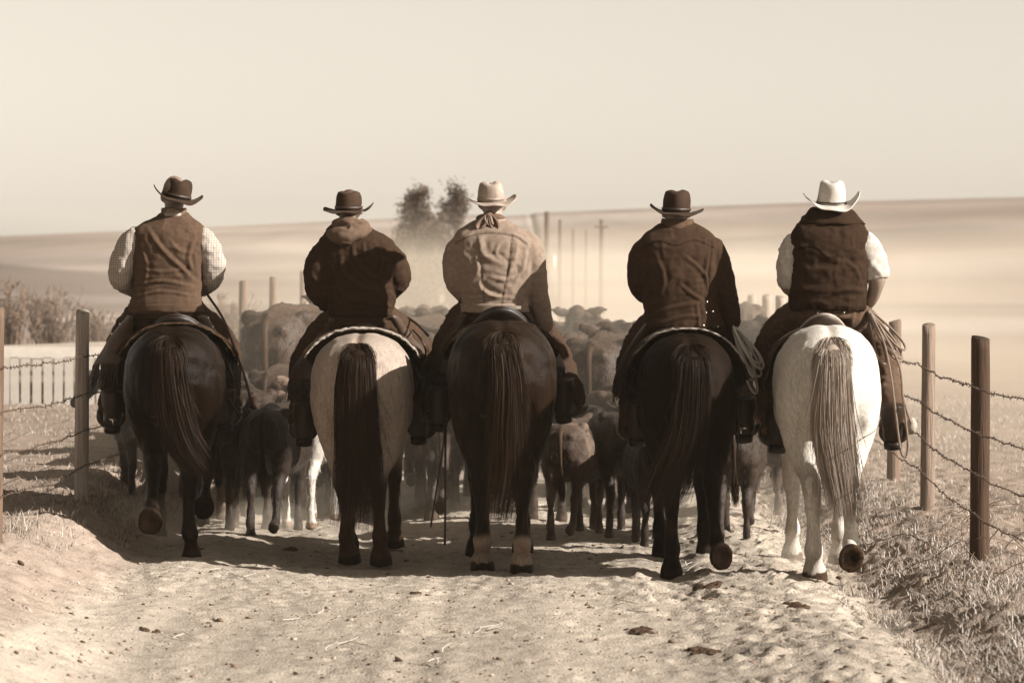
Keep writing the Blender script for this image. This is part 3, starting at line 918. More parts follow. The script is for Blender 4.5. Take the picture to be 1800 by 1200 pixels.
FORE = [(-0.15, 0.70, 1.10, 0.10, 0.20), (-0.165, 0.66, 0.92, 0.088, 0.14), (-0.16, 0.64, 0.76, 0.066, 0.085), (-0.15, 0.65, 0.62, 0.048, 0.058), (-0.145, 0.66, 0.50, 0.049, 0.052), (-0.14, 0.655, 0.42, 0.036, 0.042),
        (-0.14, 0.655, 0.30, 0.030, 0.040), (-0.14, 0.66, 0.20, 0.042, 0.048), (-0.14, 0.685, 0.13, 0.034, 0.038), (-0.14, 0.70, 0.08, 0.048, 0.05), (-0.14, 0.715, 0.0, 0.060, 0.068)]

def horse_surface(y, a, off, sc):
    """point on the trunk at station y, angle a from the top (radians), pushed out by off"""
    S = np.array(HORSE_S)
    zt, zb, hw = (np.interp(y, S[:, 0], S[:, k]) for k in (1, 2, 3))
    ca, sa = math.cos(a), math.sin(a)
    e = 2 / 2.3
    x = (hw * sc[0] + off) * math.copysign(abs(sa) ** e, sa); z = (zt + zb) / 2 * sc[2] + ((zt - zb) / 2 * sc[2] + off) * math.copysign(abs(ca) ** e, ca)
    return np.array((x, y * sc[1], z))

def hair_tail(path, wid, dep, n, colf, seed, rad=0.0012, K=10, flare=0.25):
    rr = np.random.default_rng(seed)
    C_ = catmull(path, 8); t0 = np.linspace(0, 1, len(C_))
    t = np.linspace(0, 1, K)[None]
    end = 1.0 - 0.45 * rr.random((n, 1)) ** 1.2
    start = 0.42 * rr.random((n, 1)) ** 1.4
    tt = start + (end - start) * t
    cen = np.stack([np.interp(tt, t0, C_[:, k]) for k in range(3)], -1)
    w_ = np.interp(tt, np.linspace(0, 1, len(wid)), wid); d_ = np.interp(tt, np.linspace(0, 1, len(dep)), dep)
    a = rr.uniform(0, 6.28, (n, 1)); r_ = rr.random((n, 1)) ** 0.5
    lock = np.floor(rr.random((n, 1)) * 140)
    la = lock * 2.4; lr = ((lock * 0.37) % 1) ** 0.5
    mixl = 0.3 * rr.random((n, 1)) ** 2
    u = (1 - mixl * t) * r_ * np.cos(a) + mixl * t * lr * np.cos(la)
    v = (1 - mixl * t) * r_ * np.sin(a) + mixl * t * lr * np.sin(la)
    wav = (0.003 * np.sin(6 * tt + lock) + 0.005 * np.sin(7 * tt + 6.28 * rr.random((n, 1))) + 0.003 * np.sin(15 * tt + 6.28 * rr.random((n, 1)))) * t
    cen[..., 0] += u * w_ + wav + rr.normal(0, 0.010, (n, 1)) * t ** 2 + 0.005 * np.sin(9 * tt + 6.28 * rr.random((n, 1))) * t
    fly = (rr.random((n, 1)) < 0.12) * rr.normal(0, 0.045, (n, 1)) * t ** 2
    cen[..., 0] += fly
    cen[..., 1] += v * d_ + rr.normal(0, 0.004, (n, 1)) * t
    R_ = np.full((n, K), rad) * (1.0 - 0.8 * t ** 2.5) * rr.uniform(0.6, 1.4, (n, 1))
    return ribbons(cen, R_, colf(rr, n), rr)

def tone_table(vals):
    tab = np.array([sep(v) for v in vals])
    return lambda rr, n: tab[rr.integers(0, len(tab), n)]

def build_horse(name, cfg):
    sc = cfg['scale']
    S = [(y * sc[1], a * sc[2], b * sc[2], w * sc[0]) for y, a, b, w in HORSE_S]
    g = Geo()
    g.add(*sections_loft(S))
    sc3 = np.array(sc)
    soles = []
    for key, spec in (('lh', HIND), ('rh', HIND), ('lf', FORE), ('rf', FORE)):
        side = 1 if key[0] == 'l' else -1
        joints, stance, dx = cfg['legs'][key]
        P, R = leg(spec, side, joints, 0, stance, dx)
        P = P * sc3; R = R * np.array((sc[0], sc[1])) * np.interp(np.arange(len(R)), [3, 6, 9], [1.0, 1.1, 1.2])[:, None]
        g.add(*loft(P, R, n=18, sub=3))
        d = P[-1] - P[-2]; d /= np.linalg.norm(d)
        soles.append((P[-1], d, P[-4] if spec is HIND else P[-3]))
        if spec is HIND:      # stifle, point of buttock and point of hock
            sx = side * -1
            g.add(*ball((sx * 0.205 * sc[0], -0.19 * sc[1], 1.0 * sc[2]), (0.10, 0.17, 0.17)))
            g.add(*ball((sx * 0.095 * sc[0], -0.70 * sc[1], 1.13 * sc[2]), (0.115, 0.115, 0.21)))
            g.add(*ball(P[6] + np.array((0, -0.045, 0.035)), (0.026, 0.034, 0.055)))
            g.add(*ball(P[10] + np.array((0, -0.03, -0.01)), (0.03, 0.03, 0.035)))
    # neck and head
    nb = np.array((0, 0.72, 1.2))
    NP = np.array([(0, 0.66, 1.20), (0, 0.92, 1.36), (0, 1.12, 1.50), (0, 1.28, 1.62), (0, 1.38, 1.70)])
    NR = [(0.17, 0.27), (0.125, 0.205), (0.10, 0.165), (0.088, 0.135), (0.08, 0.11)]
    HP = np.array([(0, 1.34, 1.73), (0, 1.44, 1.70), (0, 1.56, 1.57), (0, 1.66, 1.42), (0, 1.73, 1.31), (0, 1.76, 1.26)])
    HR = [(0.07, 0.08), (0.095, 0.12), (0.095, 0.125), (0.068, 0.085), (0.058, 0.062), (0.035, 0.04)]
    def npose(p):
        return rotz(rotx(p, nb, cfg.get('neck_pitch', -8)), nb, cfg.get('neck_yaw', 0)) * sc3
    g.add(*loft(npose(NP), NR, n=18, sub=4)); g.add(*loft(npose(HP), HR, n=16, sub=4))
    for s in (-1, 1):
        E = np.array([(s * 0.055, 1.38, 1.76), (s * 0.066, 1.375, 1.82), (s * 0.075, 1.37, 1.88), (s * 0.078, 1.375, 1.945)])
        g.add(*loft(npose(E), [(0.028, 0.02), (0.034, 0.022), (0.026, 0.018), (0.006, 0.006)], n=10, sub=3))
    V, Q, N = remesh(g, 0.0142, 3, 0.5)
    # muscle, tendons and a rumpled coat
    n1 = fbm(V * np.array((5, 5, 3.4)) + cfg['seed'], cfg['seed'], 3)
    n2 = fbm(V * np.array((26, 26, 14)) + 4, cfg['seed'] + 5, 3)
    n3 = 1 - 2 * np.abs(vnoise(V * np.array((9, 9, 4.2)) + cfg['seed'], 33))
    V = V + N * (0.011 * n1 + 0.0036 * n2 + 0.004 * np.clip(n3, -0.3, 1))[:, None]
    groove = np.exp(-(V[:, 0] / 0.028) ** 2) * smooth01(-0.2, -0.5, V[:, 1] / sc[1]) * smooth01(1.3, 1.44, V[:, 2] / sc[2])
    V[:, 2] -= 0.014 * groove
    ham = np.exp(-((np.abs(V[:, 0]) / sc[0] - 0.165 + 0.05 * (V[:, 2] / sc[2] - 1.0)) / 0.022) ** 2) * smooth01(-0.3, -0.6, V[:, 1] / sc[1]) * smooth01(0.72, 0.9, V[:, 2] / sc[2]) * smooth01(1.34, 1.2, V[:, 2] / sc[2])
    V = V - N * (0.012 * ham)[:, None]
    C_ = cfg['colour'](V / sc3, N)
    for (p, d, cor) in soles:      # hooves: dark horn below the coronet, flat sole
        q = V - p
        along = q @ d
        nearh = (np.linalg.norm(q, axis=1) < 0.125)
        hoof = nearh & (along > -0.062 * sc[2])
        C_[hoof] = cfg.get('hoof', sep(0.014)) * (0.9 + 0.3 * fbm(V[hoof] * 60, 3, 2))[:, None]
        over = nearh & (along > -0.004)
        rad = np.linalg.norm(q - along[:, None] * d, axis=1)
        V[over] -= d * (along[over] + 0.004 + 0.012 * np.exp(-(rad[over] / 0.03) ** 2))[:, None]
        sole = nearh & (along > -0.02) & (rad < 0.05)
        C_[sole] = sep(0.010) * (1 + 0.6 * fbm(V[sole] * 70, 5, 2))[:, None]
    root = empty(name, cfg['loc'], math.radians(cfg.get('yaw', 0)))
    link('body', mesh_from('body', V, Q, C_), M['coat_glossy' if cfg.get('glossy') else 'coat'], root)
    # tail on a fleshy dock
    tp = np.array(cfg['tail']) * sc3
    cfg['tail_w'] = [w * k for w, k in zip(cfg['tail_w'], (0.7, 1.15, 1.3, 1.35, 1.3, 1.15))]
    g = Geo(); k = len(tp)
    g.add(*loft(tp[:max(3, k - 1)], [(w * 0.62, d * 0.62) for w, d in zip(cfg['tail_w'], cfg['tail_d'])][:max(3, k - 1)], n=12, sub=4), cfg['tail_core'])
    core = g.arrays()
    TV, TQ, TC = hair_tail(tp, cfg['tail_w'], cfg['tail_d'], cfg.get('tail_n', 900) * 45 // 10, cfg['tail_tone'], cfg['seed'] + 1)
    allf = [tuple(q) for q in core[1]] + (TQ + len(core[0])).tolist()
    link('tail', mesh_from('tail', np.vstack([core[0], TV]), allf, np.vstack([core[2], TC])), M['hair'], root)
    # short hair over the tail head
    rr = np.random.default_rng(cfg['seed'] + 9); n = 1100
    a = rr.uniform(-1.5, 1.5, n); base = np.stack([0.05 * np.sin(a) * rr.random(n), np.full(n, 0.0), rr.uniform(-0.05, 0.05, n)], 1) + tp[0] + np.array((0, 0.01, 0.0))
    out = np.stack([np.sin(a) * 0.09, -0.05 - 0.05 * rr.random(n), -0.05 - 0.13 * rr.random(n)], 1)
    t = np.linspace(0, 1, 6)[None, :, None]
    P = base[:, None] + out[:, None] * np.array((1, 1, 0))* (1.6 * t - 0.75 * t * t) + out[:, None] * np.array((0, 0, 1)) * t ** 1.6
    DV, DQ, DC = ribbons(P, np.full((n, 6), 0.0018) * np.linspace(1, 0.3, 6)[None], cfg['tail_tone'](rr, n), rr)
    link('dock_hair', mesh_from('dock_hair', DV, DQ, DC), M['hair'], root)
    # mane along the crest
    n = 420; u = rr.random(n)
    crest = catmull(npose(np.array([(0, 0.80, 1.52), (0, 0.98, 1.60), (0, 1.14, 1.68), (0, 1.28, 1.76), (0, 1.36, 1.80)])), 8)
    ci = np.interp(u, np.linspace(0, 1, len(crest)), np.arange(len(crest)))
    base = np.stack([np.interp(ci, np.arange(len(crest)), crest[:, k]) for k in range(3)], 1) + rr.normal(0, 0.008, (n, 3))
    sd = cfg.get('mane_side', 1) * np.where(rr.random(n) < 0.9, 1, -1)
    L_ = rr.uniform(0.14, 0.3, n)
    P = base[:, None] + np.stack([sd[:, None] * (0.15 * (1 - np.exp(-3 * t[..., 0])) + 0 * L_[:, None]), rr.normal(0, 0.03, (n, 1)) * t[..., 0], 0.02 * t[..., 0] - L_[:, None] * t[..., 0] ** 1.5], -1)
    MV, MQ, MC = ribbons(P, np.full((n, 6), 0.0030) * np.linspace(1, 0.3, 6)[None], cfg['tail_tone'](rr, n), rr)
    link('mane', mesh_from('mane', MV, MQ, MC), M['hair'], root)
    tag(root, cfg['label'], 'horse', 'horses ridden abreast behind the herd')
    return root

LIFT1 = ([(0, 10), (6, -58), (10, -36)], 0.875)
LIFT = ([(0, -6), (6, -22), (10, -58)], 0.985)             # trailing hind leg, sole turned back
def stance(d): return ([(0, d), (10, -d * 0.9)], True)
def fore_st(d): return ([(0, d), (7, -d * 0.9)], True)
FLIFT = ([(0, 12), (4, -62), (7, -45)], False)

def coat_plain(base, low=None, zlow=0.5, sock=None, zsock=0.2, seed=1, dapple=0.0):
    def f(V, N):
        n = fbm(V * 3.1 + seed, seed, 3)
        c = np.tile(sep(base), (len(V), 1)) * (1 + 0.16 * n)[:, None]
        du = smooth01(-0.05, 0.5, fbm(V * np.array((8, 8, 6)) + seed, seed + 8, 4, 0.65)) * 0.36
        c = c * (1 - du)[:, None] + sep(base * 2.8) * du[:, None]
        if dapple:
            d = fbm(V * np.array((12, 12, 9)) + 2, seed + 3, 3)
            c *= (1 + dapple * d)[:, None]
        if low is not None:
            w = smooth01(zlow + 0.12, zlow - 0.1, V[:, 2] + 0.06 * n)
            c = c * (1 - w)[:, None] + sep(low) * w[:, None]
        if sock is not None:
            w = smooth01(zsock + 0.03, zsock - 0.02, V[:, 2] + 0.04 * n) * (V[:, 1] < 0)
            c = c * (1 - w)[:, None] + sep(sock) * w[:, None]
        mud = smooth01(0.0, 0.45, fbm(V * np.array((16, 16, 9)), seed + 21, 3, 0.6)) * smooth01(0.55, 0.15, V[:, 2]) * 0.3
        return c * (1 - mud)[:, None] + sep(0.06) * mud[:, None]
    return f

def coat_dun(V, N):
    n = fbm(V * 3.0, 4, 3)
    c = np.tile(sep(0.37), (len(V), 1)) * (1 + 0.2 * n + 0.16 * fbm(V * np.array((14, 14, 8)), 8, 4, 0.6))[:, None]
    w = smooth01(0.72, 0.50, V[:, 2] + 0.08 * n)
    c = c * (1 - w)[:, None] + sep(0.03) * w[:, None]
    s = np.exp(-(V[:, 0] / 0.020) ** 4) * smooth01(1.38, 1.44, V[:, 2]) * 0.75
    c = c * (1 - s)[:, None] + sep(0.08) * s[:, None]
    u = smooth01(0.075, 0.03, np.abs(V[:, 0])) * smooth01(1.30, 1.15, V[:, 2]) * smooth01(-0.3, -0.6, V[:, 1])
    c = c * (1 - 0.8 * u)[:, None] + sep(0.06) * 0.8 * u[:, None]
    return c

def coat_grey(V, N):
    n = fbm(V * 3.2 + 5, 6, 3); d = fbm(V * np.array((15, 15, 12)), 9, 3)
    c = np.tile(sep(0.68), (len(V), 1)) * (1 + 0.10 * n + 0.07 * d)[:, None]
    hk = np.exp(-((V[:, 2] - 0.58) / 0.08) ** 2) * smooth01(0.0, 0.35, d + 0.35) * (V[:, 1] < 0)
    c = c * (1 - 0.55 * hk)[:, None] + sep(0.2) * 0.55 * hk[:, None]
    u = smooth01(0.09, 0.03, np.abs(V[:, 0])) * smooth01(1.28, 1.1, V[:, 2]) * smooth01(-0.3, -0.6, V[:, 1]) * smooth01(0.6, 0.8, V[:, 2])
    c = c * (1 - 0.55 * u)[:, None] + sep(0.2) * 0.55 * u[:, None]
    lo = smooth01(0.22, 0.1, V[:, 2]) * 0.3
    return c * (1 - lo)[:, None] + sep(0.3) * lo[:, None]

def horse_cfg(cx, foot, top, halfpx, **kw):
    Df = EYE * FPX / (foot - HZ)
    zc = Z(top, Df + 0.25)
    s = zc / 1.497
    w = halfpx * (Df + 0.15) / FPX / 0.312
    d = dict(Df=Df, scale=(w, s, s), loc=(X(cx, Df), Df + 0.55 * s, 0.0), ztop=zc, cx=cx)
    d.update(kw)
    return d

T0 = [(0, -0.80, 1.385), (0, -0.87, 1.33)]
HORSES = [
    horse_cfg(298, 985, 571, 88, seed=11, glossy=True, yaw=1.5, neck_yaw=20, neck_pitch=-1, mane_side=-1,
              legs=dict(lh=LIFT1 + (-0.0,), rh=stance(-7) + (0.02,), lf=fore_st(8) + (-0.05,), rf=FLIFT + (0.0,)),
              colour=coat_plain(0.0055, 0.005, 0.4, 0.02, 0.15, 3), tail=T0 + [(0.015, -0.885, 1.12), (0.05, -0.88, 0.90), (0.13, -0.86, 0.70), (0.27, -0.84, 0.53)],
              tail_w=[0.05, 0.08, 0.085, 0.09, 0.105, 0.10], tail_d=[0.035, 0.05, 0.055, 0.05, 0.05, 0.04], tail_n=950, tail_core=sep(0.008), tail_tone=tone_table([0.007, 0.011, 0.016, 0.032]),
              label='dark brown horse at the far left, its long tail swung to the right'),
    horse_cfg(636, 991, 584, 90, seed=12, yaw=-1.0, neck_pitch=-12,
              legs=dict(lh=stance(3) + (0.04,), rh=stance(-6) + (0.02,), lf=fore_st(-4) + (0,), rf=fore_st(10) + (0,)),
              colour=coat_dun, tail=T0 + [(-0.005, -0.90, 1.15), (0.0, -0.90, 0.9), (0.01, -0.88, 0.62), (-0.015, -0.86, 0.22)],
              tail_w=[0.06, 0.092, 0.098, 0.10, 0.115, 0.13], tail_d=[0.04, 0.06, 0.06, 0.055, 0.05, 0.04], tail_n=1100, tail_core=sep(0.012), tail_tone=tone_table([0.010, 0.015, 0.022, 0.034]),
              label='buckskin horse with pale rump and thick dark tail, second from the left'),
    horse_cfg(880, 1004, 562, 96, seed=13, glossy=True, yaw=1.0, neck_pitch=-10,
              legs=dict(lh=stance(4) + (0.0,), rh=stance(-7) + (0.0,), lf=fore_st(-6) + (0,), rf=fore_st(8) + (0,)),
              colour=coat_plain(0.009, 0.006, 0.62, 0.26, 0.20, 5), tail=T0 + [(0.02, -0.90, 1.15), (0.02, -0.895, 0.9), (0.015, -0.88, 0.62), (-0.02, -0.86, 0.30)],
              tail_w=[0.05, 0.075, 0.082, 0.088, 0.10, 0.09], tail_d=[0.035, 0.05, 0.055, 0.05, 0.045, 0.04], tail_n=950, tail_core=sep(0.012), tail_tone=tone_table([0.007, 0.012, 0.018, 0.032, 0.05]),
              label='dark bay horse with white hind socks in the middle of the line'),
    horse_cfg(1208, 1013, 585, 87, seed=14, yaw=0.5, neck_pitch=-14,
              legs=dict(lh=stance(-6) + (0.0,), rh=LIFT + (0.07,), lf=fore_st(9) + (0.05,), rf=fore_st(-2) + (0.05,)),
              colour=coat_plain(0.006, 0.005, 0.4, None, 0.2, 7), tail=T0 + [(-0.005, -0.885, 1.15), (-0.03, -0.88, 0.9), (-0.10, -0.87, 0.68), (-0.20, -0.85, 0.42)],
              tail_w=[0.06, 0.085, 0.09, 0.095, 0.12, 0.13], tail_d=[0.035, 0.05, 0.055, 0.05, 0.045, 0.04], tail_n=900, tail_core=sep(0.008), tail_tone=tone_table([0.006, 0.009, 0.012, 0.02]),
              label='black horse, second from the right, lifting its right hind hoof'),
    horse_cfg(1461, 1019, 571, 93, seed=15, yaw=-1.5, neck_pitch=-10,
              legs=dict(lh=stance(-5) + (0.02,), rh=LIFT + (-0.01,), lf=fore_st(8) + (0,), rf=fore_st(-3) + (0,)),
              colour=coat_grey, hoof=sep(0.05), tail=T0 + [(-0.002, -0.90, 1.15), (0.0, -0.90, 0.9), (0.035, -0.885, 0.66), (0.085, -0.86, 0.36)],
              tail_w=[0.05, 0.082, 0.088, 0.095, 0.095, 0.085], tail_d=[0.035, 0.05, 0.055, 0.05, 0.045, 0.04], tail_n=1000, tail_core=sep(0.34), tail_tone=tone_table([0.26, 0.32, 0.38, 0.44]),
              label='white grey horse at the far right with a long pale streaked tail'),
]
for hc in HORSES:
    hc['obj'] = build_horse('horse', hc)

# ------------------------------------------------------------------ cattle
COW_S = [(-0.80, 1.19, 1.03, 0.05), (-0.76, 1.25, 0.93, 0.14), (-0.66, 1.295, 0.84, 0.215), (-0.48, 1.315, 0.76, 0.25), (-0.22, 1.305, 0.66, 0.285), (0.10, 1.29, 0.60, 0.315), (0.38, 1.30, 0.60, 0.30), (0.62, 1.32, 0.66, 0.255), (0.84, 1.29, 0.74, 0.20), (0.98, 1.20, 0.86, 0.14), (1.04, 1.1, 0.96, 0.06)]
COW_H = [(-0.13, -0.44, 1.08, 0.13, 0.24), (-0.15, -0.50, 0.92, 0.125, 0.22), (-0.148, -0.51, 0.76, 0.10, 0.165), (-0.14, -0.52, 0.63, 0.072, 0.105), (-0.135, -0.58, 0.53, 0.054, 0.072), (-0.13, -0.62, 0.46, 0.052, 0.070),
         (-0.13, -0.605, 0.38, 0.040, 0.05), (-0.13, -0.59, 0.27, 0.035, 0.043), (-0.13, -0.585, 0.16, 0.046, 0.053), (-0.13, -0.57, 0.095, 0.042, 0.046), (-0.13, -0.555, 0.055, 0.052, 0.058), (-0.13, -0.54, 0.0, 0.057, 0.07)]
COW_F = [(-0.14, 0.66, 1.0, 0.10, 0.18), (-0.155, 0.62, 0.8, 0.088, 0.13), (-0.15, 0.61, 0.64, 0.066, 0.082), (-0.14, 0.62, 0.5, 0.05, 0.056), (-0.135, 0.62, 0.4, 0.05, 0.052), (-0.13, 0.62, 0.28, 0.036, 0.042), (-0.13, 0.625, 0.16, 0.045, 0.05), (-0.13, 0.64, 0.06, 0.05, 0.056), (-0.13, 0.65, 0.0, 0.056, 0.066)]

def cow_meshes(seed, legs, yaw, pitch, voxel, fat=1.0):
    g = Geo()
    g.add(*sections_loft([(y, a, b, w * fat) for y, a, b, w in COW_S], n=26, power=2.25))
    for key, spec in (('lh', COW_H), ('rh', COW_H), ('lf', COW_F), ('rf', COW_F)):
        side = 1 if key[0] == 'l' else -1
        P, R = leg(spec, side, legs[key][0], 0, legs[key][1])
        g.add(*loft(P, R, n=14, sub=3))
        if spec is COW_H:
            g.add(*ball((-side * 0.085, -0.71, 1.03), (0.095, 0.09, 0.16)))
            g.add(*ball((-side * 0.19, -0.52, 1.255), (0.06, 0.07, 0.06)))     # hook bone
            g.add(*ball((-side * 0.10, -0.76, 1.17), (0.045, 0.05, 0.05)))    # pin bone
            g.add(*ball((-side * 0.19, -0.18, 0.86), (0.09, 0.15, 0.16)))
    g.add(*tube([(0, -0.74, 1.26), (0, -0.45, 1.335), (0, 0.0, 1.315), (0, 0.45, 1.32), (0, 0.72, 1.35), (0, 0.9, 1.27)], 0.03, 8, 5))    # backbone
    nb = np.array((0, 0.8, 1.1))
    npose = lambda p: rotz(rotx(np.array(p, float), nb, pitch), nb, yaw)
    g.add(*loft(npose([(0, 0.72, 1.06), (0, 0.98, 1.13), (0, 1.2, 1.22), (0, 1.34, 1.28)]), [(0.18, 0.27), (0.13, 0.20), (0.098, 0.145), (0.085, 0.105)], n=16))
    g.add(*loft(npose([(0, 1.33, 1.33), (0, 1.42, 1.31), (0, 1.54, 1.19), (0, 1.67, 1.05), (0, 1.74, 0.98), (0, 1.77, 0.94)]), [(0.05, 0.045), (0.09, 0.095), (0.098, 0.11), (0.075, 0.085), (0.072, 0.066), (0.045, 0.04)], n=14))
    for s in (-1, 1):
        g.add(*loft(npose([(s * 0.07, 1.39, 1.31), (s * 0.15, 1.37, 1.325), (s * 0.225, 1.355, 1.35), (s * 0.295, 1.345, 1.36)]), [(0.026, 0.03), (0.016, 0.062), (0.014, 0.05), (0.004, 0.01)], lat=(0, 1, 0), n=10, sub=3))
    V, Q, N = remesh(g, voxel, 3, 0.5)
    n1 = fbm(V * np.array((6, 6, 5)) + seed, seed, 3); n2 = fbm(V * np.array((24, 24, 17)) + seed, seed + 2, 3, 0.6)
    V = V + N * (0.012 * n1 + 0.008 * n2)[:, None]
    # fuzz: short winter hair standing off the coat
    rr = np.random.default_rng(seed + 100)
    nf = 2600
    pick = rr.integers(0, len(V), nf)
    keep = V[pick, 2] > 0.3
    pick = pick[keep]
    b = V[pick]; nn = N[pick]
    dirn = nn * 0.6 + np.array((0, -0.25, -0.75)) + rr.normal(0, 0.28, (len(b), 3))
    dirn /= np.linalg.norm(dirn, axis=1)[:, None]
    t = np.array((0, 0.5, 1.0))[None, :, None]
    L_ = rr.uniform(0.018, 0.042, (len(b), 1, 1))
    P = b[:, None] + dirn[:, None] * t * L_ + np.array((0, 0, -0.5)) * t ** 2 * L_ * 0.5
    FV, FQ, _ = strands(P, np.full(P.shape[:2], 0.0022) * np.array((1.1, 0.8, 0.25)))
    # tail with its switch
    g = Geo(); g.add(*tube([(0, -0.78, 1.23), (0, -0.835, 1.17), (0.01, -0.855, 1.0), (0.015, -0.845, 0.78), (0.02, -0.84, 0.62)], [0.034, 0.03, 0.022, 0.017, 0.014], 8, 5))
    core = g.arrays()
    TV, TQ, TC = hair_tail([(0.012, -0.85, 0.86), (0.018, -0.845, 0.72), (0.022, -0.84, 0.58), (0.025, -0.83, 0.42)], [0.018, 0.034, 0.042, 0.02], [0.018, 0.03, 0.036, 0.02], 220, lambda r, n: np.ones((n, 3)), seed, 0.003, 8)
    tail = (np.vstack([core[0], TV]), [tuple(q) for q in core[1]] + (TQ + len(core[0])).tolist())
    return (V, Q, N), (FV, FQ), tail

W = lambda a: ([(0, a), (8, -a * 0.9)], True)
WL = ([(0, -4), (5, -24), (8, -55)], False)
Wf = lambda a: ([(0, a), (6, -a * 0.9)], True)
WfL = ([(0, 10), (4, -55), (6, -40)], False)
COWPOSE = [dict(legs=dict(lh=W(9), rh=W(-8), lf=Wf(-6), rf=Wf(9)), yaw=10, pitch=-6), dict(legs=dict(lh=W(-8), rh=WL, lf=Wf(8), rf=Wf(-4)), yaw=-24, pitch=-4),
           dict(legs=dict(lh=WL, rh=W(4), lf=Wf(-3), rf=WfL), yaw=4, pitch=4), dict(legs=dict(lh=W(3), rh=W(-5), lf=Wf(4), rf=Wf(-6)), yaw=40, pitch=2)]
cow_protos = [cow_meshes(50 + i, p['legs'], p['yaw'], p['pitch'], 0.0195, 1.0 + 0.05 * (i % 2)) for i, p in enumerate(COWPOSE)]

def cow_cols(V, kind, seed, base):
    n = fbm(V * 4 + seed, seed, 3)
    c = np.tile(base, (len(V), 1)) * (1 + 0.3 * n)[:, None]
    if kind == 'pale_legs':
        w = smooth01(0.95, 0.8, V[:, 2] + 0.1 * n); c = c * (1 - w)[:, None] + sep(0.6) * w[:, None]
    if kind == 'white_face':
        w = smooth01(1.25, 1.35, V[:, 1]); c = c * (1 - w)[:, None] + sep(0.5) * w[:, None]
    if kind == 'muddy':
        w = smooth01(0.1, 0.5, n) * 0.5; c = c * (1 - w)[:, None] + sep(0.2) * w[:, None]
    h = smooth01(0.065, 0.05, V[:, 2]); c = c * (1 - h)[:, None] + base * 1.6 * h[:, None]
    return c

_g = Geo(); _g.add(*ball((0, 0, 0), (0.022, 0.006, 0.026), 10, 6), sep(0.75)); EARTAG = mesh_from('ear_tag', *_g.arrays())
_cow_cache = {}
def add_cow(px_, foot, hpx, pose, tone, kind, yaw, lab, D_=None, cat='cow'):
    """px_: centre column, foot row (or distance D_), hpx: rump height in photo pixels"""
    if D_ is None: D_ = EYE * FPX / (foot - HZ)
    s = hpx * D_ / FPX / 1.31
    tone *= 0.58
    key = (pose, kind)
    base = np.ones(3) if kind is None else sep(tone)
    if key not in _cow_cache:
        (V, Q, N), (FV, FQ), (TV, TF) = cow_protos[pose]
        _cow_cache[key] = (mesh_from('body', V, Q, cow_cols(V, kind, pose + 3, base)), mesh_from('fur', FV, FQ, cow_cols(FV, kind, pose + 3, base * 1.25)), mesh_from('tail', TV, TF, np.tile(base * 0.9, (len(TV), 1))))
    b, f, t = _cow_cache[key]
    x_ = X(px_, D_); y_ = D_ + 0.56 * s
    r = empty(cat, (x_, y_, float(gz(x_, y_)) if abs(x_) > 2 else 0.0), math.radians(yaw)); r.scale = (s * 1.04, s, s)
    for nm, me, mt in (('body', b, 'calf'), ('fur', f, 'calf'), ('tail', t, 'hair')):
        o = link(nm, me, M[mt], r)
        o.color = (*sep(tone), 1) if kind is None else (1, 1, 1, 1)
    if int(px_) % 3 == 0:
        e = rotz(rotx(np.array((0.235, 1.325, 1.315)), np.array((0, 0.8, 1.1)), COWPOSE[pose]['pitch']), np.array((0, 0.8, 1.1)), COWPOSE[pose]['yaw'])
        link('ear_tag', EARTAG, M['white'], r, e)
    tag(r, lab, cat, 'cattle driven ahead of the riders')
    return r

CATTLE = [
    # px, foot, height px, pose, tone, kind, yaw, label, kind of animal
    (478, 946, 228, 1, 0.028, None, -6, 'dark calf with a damp shiny rump between the left two horses', 'calf'),
    (418, 934, 250, 0, 0.05, 'muddy', 12, 'brown calf close behind the right flank of the leftmost horse', 'calf'),
    (372, 942, 236, 2, 0.03, None, 4, 'dark calf half hidden behind the tail of the leftmost horse', 'calf'),
    (238, 924, 214, 3, 0.03, None, 10, 'dark calf whose legs show left of the leftmost horse', 'calf'),
    (540, 927, 240, 3, 0.22, 'pale_legs', -8, 'pale legged calf beside the buckskin horse\'s left stirrup', 'calf'),
    (715, 912, 300, 0, 0.05, None, 5, 'dark calf between the buckskin and the bay horse', 'calf'),
    (815, 914, 262, 2, 0.055, None, -4, 'brown calf behind the bay horse\'s left stirrup', 'calf'),
    (1015, 949, 206, 1, 0.075, 'muddy', -14, 'woolly calf with a lit shaggy flank right of the bay horse', 'calf'),
    (1085, 945, 222, 3, 0.035, None, 6, 'dark calf to the right of the woolly calf', 'calf'),
    (962, 915, 240, 0, 0.05, None, 0, 'dark calf peeping out behind the bay horse\'s right hind leg', 'calf'),
    (1150, 966, 200, 0, 0.03, None, 4, 'black calf tight against the left side of the black horse', 'calf'),
    (1300, 958, 214, 2, 0.04, None, -6, 'dark calf walking right behind the black horse\'s lifted hoof', 'calf'),
    (1385, 917, 200, 1, 0.06, None, 16, 'running calf with kicked up hooves left of the white horse', 'calf'),
]
for c in CATTLE:
    add_cow(c[0], c[1], c[2], c[3], c[4], c[5], c[6], c[7], cat=c[8])
